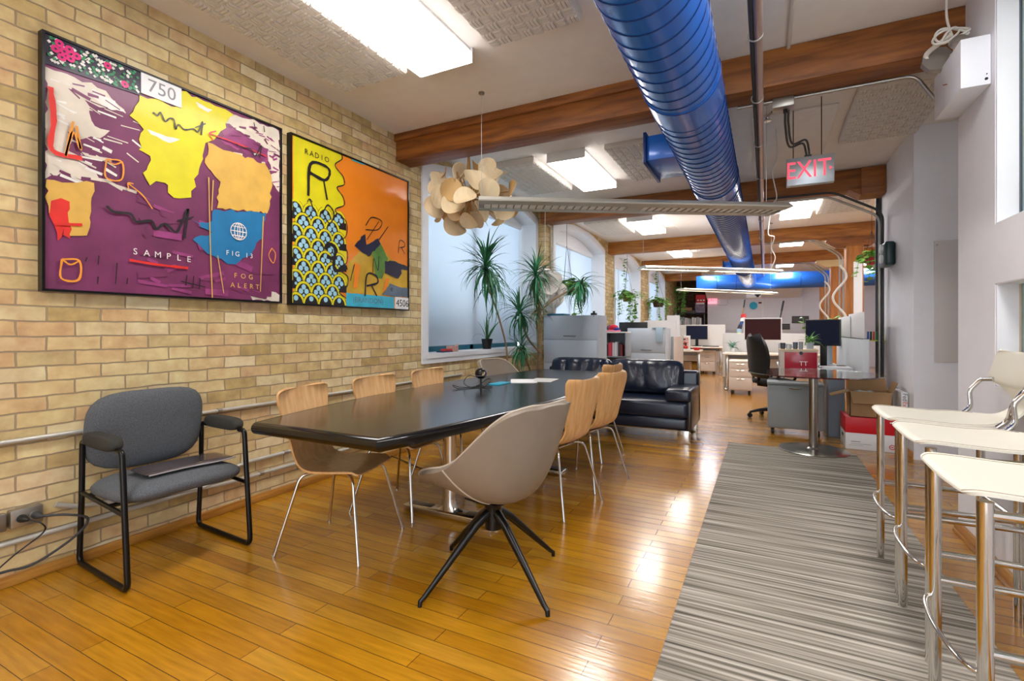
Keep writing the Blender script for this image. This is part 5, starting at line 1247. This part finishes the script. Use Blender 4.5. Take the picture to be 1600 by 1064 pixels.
t = thing('screen_panel', 'white desk screen behind the dark monitor on the far desk', 'partition', (-1.5, 14.95, 0))
new(WHITE).box(-2.3, -.98, 14.93, 14.97, .3, 1.34, .006).build('panel', t)
new(GREYD).box(-2.28, -2.24, 14.9, 15.0, 0, .3, .003).box(-1.04, -1.0, 14.9, 15.0, 0, .3, .003).build('foot', t)
t = thing('screen_panel', 'tall white screen board beyond the low cream partition', 'partition', (-1.8, 11.3, 0))
new(WHITE).box(-1.93, -1.66, 11.28, 11.32, .06, 1.52, .004).build('panel', t)
new(GREYD).box(-1.93, -1.66, 11.25, 11.35, 0, .06, .004).build('foot', t)
desk('pale desk hidden behind the lower filing cabinet', -2.85, -1.66, 9.95, 10.6)
monitor('black monitor seen from behind above the lower filing cabinet', (-2.42, 10.2, .741), .58, .36, PI, BLACKP, SCREEN, 1.0)
t = thing('screen_panel', 'pale grey desk screen behind the lower filing cabinet', 'partition', (-2.1, 10.7, 0))
new(mat('pale_screen', '#d6d2cf', .7)).box(-2.3, -1.64, 10.66, 10.7, .1, 1.4, .004).build('panel', t)
new(GREYD).box(-2.28, -2.2, 10.62, 10.74, 0, .1, .003).box(-1.74, -1.66, 10.62, 10.74, 0, .1, .003).build('foot', t)
# middle desk
desk('pale desk with the white-framed widescreen monitor in mid office', -.75, .95, 10.62, 11.4)
pedestal('cream drawer pedestal in front of the mid office desk', -.6, -.21, 10.08, 10.6, .63)
monitor('white-framed widescreen monitor with a brown dark screen', (-.04, 11.05, .741), .68, .46, 0, WHITE, SCREENB, .98)
paper(-.42, 10.95, .2, .3, .21, 'loose papers on the mid office desk', 3)
for o in bpy.data.objects:
    if o.get('label') == 'loose papers on the mid office desk': o.location.z = .7405
t = thing('screen_panel', 'white low desk screen behind the widescreen monitor', 'partition', (.1, 11.5, 0))
new(WHITE).box(-.8, 1.0, 11.45, 11.49, .2, 1.13, .005).build('panel', t)
new(GREYD).box(-.78, -.72, 11.42, 11.52, 0, .2, .003).box(.92, .98, 11.42, 11.52, 0, .2, .003).build('foot', t)
def small_plant(c, label, seed, n=30, L=.2, w=.03, potm=None, pr=.05, ph=.09, m=LEAFY):
    t = thing('potted_plant', label, 'plant', c, None)
    new(potm or WHITE).lathe([(0, 0), (pr * .8, 0), (pr, ph), (pr * .9, ph), (pr * .88, ph - .012), (0, ph - .012)], c, 20).build('pot', t)
    f = new(m); rnd = random.Random(seed)
    for _ in range(n): strap_leaf(f, (c[0], c[1], c[2] + ph - .01), rnd.uniform(0, 6.28), L * rnd.uniform(.6, 1.1), w * rnd.uniform(.7, 1.2), rnd.uniform(.2, 1.4), rnd.uniform(.6, 1.6), 5)
    f.build('foliage', t); return t
small_plant((-.6, 11.2, .741), 'small bluish-green plant on the mid office desk', 31, 26, .22, .05, WHITE, .05, .09, mat('bluish_leaf', '#6fa08c', .5, noise=.3))
t = thing('hockey_stick', 'long stick with a striped scarf leaning behind the mid office desk', 'stick', (-.52, 11.9, 0))
new(mat('stick_wood', '#8b6d3f', .5)).tube([(-.62, 11.75, .0), (-.42, 12.3, 1.75)], .014, 8).build('shaft', t)
new(BLACKP).tube([(-.425, 12.285, 1.70), (-.405, 12.34, 1.88)], .017, 8).build('grip', t)
sc = MB(); stripes = ['#c23a3a', '#e0e0dc', '#2f4a7a', '#3a3340', '#9db8c8', '#d8d27a', '#6fae62', '#e3e0c8', '#d23a32', '#e2705a']
P0 = Vector((-.42, 12.2, 1.55)); P1_ = Vector((-.6, 11.72, .72))
for k in range(10):
    a = P0.lerp(P1_, k / 10); b = P0.lerp(P1_, (k + 1) / 10); sc.use(mat('scarf_%d' % k, stripes[k], .9)); wv = .012 * math.sin(k * 1.3)
    sc.tube([a + Vector((wv, -.03, 0)), b + Vector((.012 * math.sin((k + 1) * 1.3), -.03, 0))], [.05 + .008 * math.sin(k * 2), .05 + .008 * math.sin(k * 2 + 2)], 10, flat=.4)
sc.build('scarf', t)
solo(new(BLACKP).tube([(.05, 11.75, .0), (.33, 12.4, 1.62)], .014, 8).tube([(.33, 12.4, 1.62), (.37, 12.48, 1.84)], .02, 8), 'hockey_stick', 'dark stick leaning behind the white-framed monitor', 'stick')
t = cabinet('filing_cabinet', 'small grey cabinet against the far back wall', -1.35, -1.0, 17.2, 17.6, 1.1, [.5, .5], GREYC)
# black office chair, facing the nearest desk
t = thing('office_chair', 'black high-back office chair on castors at the nearest desk', 'office chair')
def back_fn(u, v):
    s = 2 * u - 1; x, z, w = interp([(-.2, .58, .17), (-.225, .68, .215), (-.225, .82, .23), (-.25, .98, .215), (-.275, 1.08, .17), (-.28, 1.12, .1)], v)
    return (x + .05 * s * s, s * w, z)
new(BLACKP).shell(back_fn, 16, 20, .05).build('backrest', t, True)
pad(new(mat('black_fabric', '#151517', .9)), .46, .48, .09, rotm((.02, 0, .5)), 4, 5).build('seat', t, True)
for s in (-1, 1): new(BLACKP).tube(bend([(-.16, s * .2, .48), (-.12, s * .29, .5), (-.1, s * .29, .63), (.12, s * .29, .65), (.15, s * .27, .58), (.1, s * .25, .5)], .08, 6), .017, 10).build('armrest', t, True)
new(BLACKM).tube([(-.2, 0, .72), (-.2, 0, .46), (0, 0, .44)], .025, 8).cyl((0, 0, .45), (0, 0, .12), .028, 14).build('column', t, True)
for k in range(5):
    a = 2 * PI * k / 5 + .3; c_, s_ = math.cos(a), math.sin(a)
    lg = new(BLACKP).tube([(.02 * c_, .02 * s_, .12), (.16 * c_, .16 * s_, .11), (.29 * c_, .29 * s_, .075)], [.026, .022, .016], 10).build('base_arm', t, True)
    q = new(BLACKP).cyl((.29 * c_ - .018 * s_, .29 * s_ + .018 * c_, .032), (.29 * c_ + .018 * s_, .29 * s_ - .018 * c_, .032), .032, 14).cyl((.29 * c_, .29 * s_, .03), (.29 * c_, .29 * s_, .08), .01, 8).build('caster', t, True)
place(t, (.10, 7.62, 0), R(30))
# nearest desk with its screen, red cabinet, monitor
t = thing('desk', 'nearest pale desk behind the glass table, crowded with papers', 'desk', (.6, 7.5, 0))
new(mat('grey_desk', '#b9bcbf', .45)).box(.16, .9, 6.78, 8.5, .695, .725, .005).build('desktop', t)
new(mat('blue_grey_panel', '#7f8a97', .5)).box(.64, .80, 6.62, 6.68, .0, .70, .004).box(.64, .67, 6.68, 7.2, 0, .695, .004).box(.77, .80, 6.68, 7.2, 0, .695, .004).build('end_panel', t)
new(ALU).box(.2, .26, 8.3, 8.4, 0, .695, .005).box(.82, .88, 8.3, 8.4, 0, .695, .005).build('leg', t)
t = thing('desk_screen', 'thick white desk screen with clipped white boards at the nearest desk', 'partition', (.95, 7.4, .69))
new(mat('screen_shell', '#d4d8dc', .5)).box(.925, .985, 6.36, 8.5, .69, 1.11, .008).build('screen_body', t)
new(WHITE).box(.945, .955, 6.44, 7.5, 1.10, 1.405, .002).box(.93, .94, 7.3, 8.35, 1.10, 1.38, .002).build('clip_board', t)
new(BLACKP).box(.926, .984, 6.4, 8.45, 1.108, 1.116).build('slot', t)
new(ALU).box(.90, 1.0, 7.0, 7.06, .0, .69, .004).box(.90, 1.0, 8.2, 8.26, 0, .69, .004).build('support', t)
pg = pedestal('wide grey drawer pedestal on castors under the glass table edge', .03, .585, 6.46, 6.76, .605, mat('mid_grey_paint', '#8e9598', .45), (1,))
t = thing('desk_cabinet', 'white desk cabinet with a crimson front on the nearest desk', 'cabinet', (.36, 7.1, .726))
new(CREAMC).box(.17, .565, 6.9, 7.3, .726, .955, .003).build('body', t)
new(mat('birch_top', '#dcc7a2', .5)).box(.165, .57, 6.893, 7.3, .955, .972, .002).build('top', t)
dr = new(CRIMSON).box(.215, .555, 6.888, 6.902, .73, .938, .003); dr.use(PAPER).text('TT', .075, face_my(.415, 6.8875, .80), .0004); dr = dr.build('door', t)
new(BLACKP).lathe([(0, 0), (.02, 0), (.02, .006), (0, .006)], n=16, mx=rotm((.39, 6.888, .928), 0, R(90), 0)).build('handle', dr)
for i, (x, r, h, c_, lb) in enumerate([(.20, .03, .075, '#4a4d55', 'dark grey cup'), (.265, .033, .06, '#c9ccd0', 'white mug'), (.335, .028, .085, '#5d6670', 'steel tumbler'), (.395, .026, .09, '#9aa0a8', 'silver pen pot')]):
    solo(new(mat('cup_%d' % i, c_, .25)).lathe([(0, 0), (r * .85, 0), (r, h), (r * .92, h), (r * .8, .008), (0, .008)], (x, 7.0, .9725), 18), 'cup', lb + ' in the row on the crimson-fronted desk cabinet', 'cup', 'cups on the desk cabinet')
small_plant((.50, 7.16, .9725), 'bright green small plant on the crimson-fronted desk cabinet', 41, 30, .17, .035, GREYC, .045, .08)
for i in range(4):
    t = thing('magazine_file', ['front grey magazine file beside the crimson-fronted cabinet', 'second grey magazine file from the front, beside the office chair', 'third grey magazine file from the front, beside the office chair', 'rearmost grey magazine file beside the office chair'][i], 'file', (.2, 7.42 + i * .11, .726), 'magazine files on the nearest desk')
    y = 7.4 + i * .11
    new(mat('file_%d' % i, ['#c9cdd3', '#6f757d', '#b3b8bf', '#50555c'][i], .5)).prism([(.17, .726), (.42, .726), (.42, .86), (.30, 1.02), (.17, 1.02)], lambda a, b: (a, y, b), lambda a, b: (a, y + .09, b)).build('case', t)
    new(PAPER).box(.19, .40, y + .012, y + .078, .74, 1.0).build('papers', t)
monitor('dark square monitor beside the white desk screen', (.68, 7.62, .726), .40, .345, R(-18), BLACKP, SCREEN, 1.0)
keyboard(.69, 7.24, .726, R(92), 'white keyboard on the nearest desk', PAPER)
solo(new(mat('tray', '#c9ccd0', .4)).box(.60, .90, 6.82, 6.99, .726, .77, .004).use(PAPER).box(.62, .88, 6.83, 6.98, .77, .778), 'paper_tray', 'pale paper tray at the front of the nearest desk', 'tray')
solo(new(BLACKP).box(.80, .9, 7.3, 7.42, .726, .765, .01).tube(bez([(.85, 7.31, .75), (.87, 7.2, .735), (.86, 7.1, .735), (.84, 7.05, .735)], 6), .005, 6), 'desk_gadget', 'black desk gadget with its cable beside the square monitor', 'gadget')
pothos('trailing_plant', (.80, 8.2, 1.1), 1.2, GREYC, 'trailing pothos draped over the square monitor and white boards', 51, [(-1.6, .3, 1.2), (-2.4, .28, 2.2), (3.0, .32, 2.0), (-1, .34, 1.0)], LEAFY, .07, .1, 12, .08, None, spread=.2)
solo(new(GREYC).cyl((.80, 8.2, .726), (.80, 8.2, 1.0), .045, 16), 'plant_stand', 'grey cylinder stand under the trailing pothos', 'stand')
t = thing('marker_shelf', 'small lime marker shelf on the dark pipe beside the white wall', 'shelf', (1.14, 7.1, 1.08))
new(mat('lime', '#b7c83a', .4)).box(1.06, 1.236, 7.0, 7.19, 1.078, 1.09, .002).build('board', t)
for i, c_ in enumerate(['#2f5fa8', '#27292e', '#d4582c', '#2a7a46', '#8bb53a', '#383a3f']):
    solo(new(mat('marker_%d' % i, c_, .4)).cyl((1.075 + i * .027, 7.03, 1.0905), (1.075 + i * .027, 7.03, 1.19), .011, 10), 'marker_pot', ['blue', 'black', 'orange', 'green', 'lime', 'charcoal'][i] + ' marker tube on the small lime shelf', 'marker', 'markers on the lime shelf')

# ------------------------------------------------------------------ boxes by the white wall
t = thing('storage_box', 'white storage box with a red upper half on the floor', 'box', (.96, 6.25, 0))
sb = new(mat('white_card', '#dfe0e2', .6)).box(.735, 1.17, 6.04, 6.44, 0, .165, .002); sb.use(RED).box(.733, 1.172, 6.038, 6.442, .165, .325, .003)
sb.use(GREYT).box(.78, .86, 6.0375, 6.0385, .075, .083).box(.78, .95, 6.0375, 6.0385, .055, .059).box(.76, .76 + .12, 6.0375, 6.0385, .04, .043)
sb.use(PAPER).box(1.1, 1.155, 6.0365, 6.038, .285, .297)
sb.use(RED).tube([(1.12 + .022 * math.cos(2 * PI * k / 16), 6.039, .05 + .022 * math.sin(2 * PI * k / 16)) for k in range(16)], .004, 5, closed=True).box(1.11, 1.13, 6.0365, 6.039, .046, .054)
sb.build('box_body', t)
new(mat('handle_hole', '#3b4a66', .6)).box(.7325, .7335, 6.18, 6.3, .1, .13).build('hand_hole', t)
t = thing('cardboard_box', 'open brown cardboard carton on top of the red and white storage box', 'box', (.95, 6.25, .326))
x0, x1, y0, y1, z0, z1 = .775, 1.125, 6.06, 6.30, .327, .585
new(CARD).box(x0, x1, y0, y0 + .006, z0, z1).box(x0, x1, y1 - .006, y1, z0, z1).box(x0, x0 + .006, y0, y1, z0, z1).box(x1 - .006, x1, y0, y1, z0, z1).box(x0, x1, y0, y1, z0, z0 + .006).build('box_body', t)
def flap(p0, p1, d, nm='flap'):
    a, b, d = Vector(p0), Vector(p1), Vector(d); n = (b - a).cross(d).normalized() * .005; i = (b - a).normalized() * .02
    vs = [a, b, b + d - i, a + d + i]; vs += [v + n for v in vs]
    new(CARD).add(vs, [(0, 1, 2, 3), (7, 6, 5, 4), (0, 4, 5, 1), (1, 5, 6, 2), (2, 6, 7, 3), (3, 7, 4, 0)]).build(nm, t)
flap((x0, y0, z1), (x1, y0, z1), (0, -.06, -.115)); flap((x0, y1, z1), (x1, y1, z1), (0, .02, .16)); flap((x0, y1, z1), (x0, y0, z1), (-.165, 0, -.055)); flap((x1, y0, z1), (x1, y1, z1), (.045, 0, .1))
cr = new(mat('crumpled_paper', '#c3ccd2', .4, noise=.5, nscale=20)); random.seed(8)
for _ in range(14): cr.ball((random.uniform(x0 + .08, x1 - .08), random.uniform(y0 + .06, y1 - .06), z1 - .035 + random.uniform(-.01, .02)), random.uniform(.03, .05), 6, (1.2, 1, .6))
cr.box(x0 + .02, x1 - .02, y0 + .02, y1 - .02, z0 + .01, z1 - .05)
solo(cr, 'packing_paper', 'crumpled grey packing paper filling the open carton', 'packing paper', None, 'stuff')
t = thing('parcel_box', 'white parcel box with vertical lettering leaning by the white wall', 'parcel', (1.2, 6.12, 0))
pb = new(PAPER).box(1.178, 1.232, 5.98, 6.42, 0, .6, .003)
tm = face_my(1.207, 5.9795, .535) @ Matrix.Rotation(R(-90), 4, 'Z')
pb.use(mat('dark_ink', '#2f2a4a', .5)).text('Fed', .052, face_my(1.206, 5.979, .558) @ Matrix.Rotation(R(-90), 4, 'Z'), .0004)
pb.use(mat('orange_ink', '#e05a2a', .5)).text('Ex', .052, face_my(1.206, 5.979, .49) @ Matrix.Rotation(R(-90), 4, 'Z'), .0004); pb.build('box_body', t)

# ------------------------------------------------------------------ things at the far end
t = thing('display_board', 'tall narrow white board standing beside the nearest wooden post', 'board', (1.4, 10.1, 0))
new(WHITE).box(1.34, 1.46, 10.05, 10.09, .0, 2.36, .004).build('panel', t)
new(GREYD).box(1.3, 1.5, 9.98, 10.16, 0, .03, .004).build('foot', t)
t = thing('exit_sign', 'far exit sign on the grey back wall', 'exit sign', (-1.72, 19.46, 2.14))
new(mat('pink_sign', '#f2b8c4', .4, emit='#ff9fb0', es=.5)).box(-1.86, -1.56, 19.4, 19.495, 2.14, 2.42, .01).build('sign_box', t)
new(EXM).text('EXIT', .16, face_my(-1.71, 19.399, 2.28), .001).build('lettering', t)
t = thing('banner', 'red and grey printed banner hanging beside the far exit sign', 'banner', (-2.08, 19.3, 1.9))
bn = new(RED).box(-2.27, -1.93, 19.3, 19.31, 2.18, 2.48); bn.use(PAPER).box(-2.25, -1.98, 19.295, 19.3, 2.13, 2.19); bn.use(mat('mauve_print', '#8d7f92', .6, noise=.4, nscale=8)).box(-2.29, -1.95, 19.302, 19.312, 1.82, 2.18)
for k in range(3): bn.use(PAPER).box(-2.22 + k * .1, -2.16 + k * .1, 19.298, 19.3, 2.25, 2.3)
bn.build('cloth', t); new(BLACKM).cyl((-2.3, 19.305, 2.49), (-1.92, 19.305, 2.49), .01, 8).build('rod', t)
t = thing('shelving_unit', 'black shelving unit in the dark niche at the back', 'shelving', (-2.4, 19.2, 0))
for x in (-2.85, -1.98): new(BLACKM).box(x, x + .03, 19.0, 19.35, 0, 1.78, .003).build('side_panel', t)
for z in (.3, .8, 1.3, 1.75): new(BLACKM).box(-2.85, -1.95, 19.0, 19.35, z, z + .03, .003).build('shelf', t)
random.seed(6)
for i in range(9):
    x = -2.8 + i * .085; h = random.uniform(.26, .34); w = .07
    solo(new(mat('binder_%d' % (i % 3), ['#dfe3e8', '#aeb8c4', '#eef0f2'][i % 3], .5)).box(x, x + w, 19.03, 19.3, 1.331, 1.331 + h, .004), 'binder', 'pale binder on the upper shelf of the black shelving unit', 'binder', 'binders on the black shelving')
solo(new(mat('dark_lounge', '#54504c', .8)).box(-2.8, -2.3, 19.02, 19.3, 1.781, 1.9, .02).use(CARD).box(-2.75, -2.4, 19.03, 19.28, 1.9, 2.0, .01), 'stacked_boxes', 'brown and dark box on top of the black shelving unit', 'box')
t = thing('projector', 'white ceiling projector with a dark lens in front of the back wall', 'projector', (-.3, 17.4, 2.2))
new(WHITE).box(-.52, -.1, 17.25, 17.6, 2.2, 2.32, .02).build('casing', t)
new(BLACKP).cyl((-.2, 17.25, 2.26), (-.2, 17.22, 2.26), .045, 16).box(-.28, -.11, 17.245, 17.25, 2.27, 2.31).build('lens', t)
new(WHITE).cyl((-.3, 17.4, 2.32), (-.3, 17.4, H), .02, 10).build('mount_pole', t)
wl = new(mat('cyan_sign', '#1fa6c9', .5)); wl.cyl((-.36, 19.5, 2.05), (-.36, 19.47, 2.05), .13, 20); wl.use(BLACKT).box(-.2, -.1, 19.48, 19.5, 2.12, 2.17)
solo(wl, 'wall_badge', 'small round blue badge on the back wall', 'badge')
for (x, w, z, h, lb) in ((.6, .34, 1.2, .2, 'lower dark vent on the back wall beside the widescreen monitor'), (1.08, .5, 1.42, .24, 'wider dark vent on the back wall above the crimson-fronted cabinet')):
    t = thing('wall_vent', lb, 'vent', (x, 19.48, z), 'dark vents on the back wall')
    new(mat('vent_dark', '#3a3a3d', .5)).box(x - w / 2, x + w / 2, 19.46, 19.5, z, z + h, .004).build('frame', t)
    s_ = new(mat('vent_slat', '#707075', .4))
    for k in range(4): s_.box(x - w / 2 + .03, x + w / 2 - .03, 19.452, 19.46, z + .03 + k * (h - .06) / 4, z + .045 + k * (h - .06) / 4)
    s_.build('slats', t)
pipe('wall_conduit', [(-1.55, 19.48, 2.1), (-1.2, 19.48, 2.1), (-1.2, 19.48, 2.42), (.6, 19.48, 2.42)], .016, mat('pale_conduit', '#d0d0d4', .4), 'pale conduit on the grey back wall by the far exit sign')
small_plant((-2.7, 17.5, 1.3), 'bushy blue-green plant on a stand in front of the black shelves', 61, 70, .42, .06, WHITE, .12, .2, mat('bluish_leaf', '#6fa08c'))
solo(new(WHITE).box(-2.82, -2.58, 17.38, 17.62, 0, 1.3, .01), 'plant_stand', 'tall white plinth under the bushy blue-green plant', 'stand')
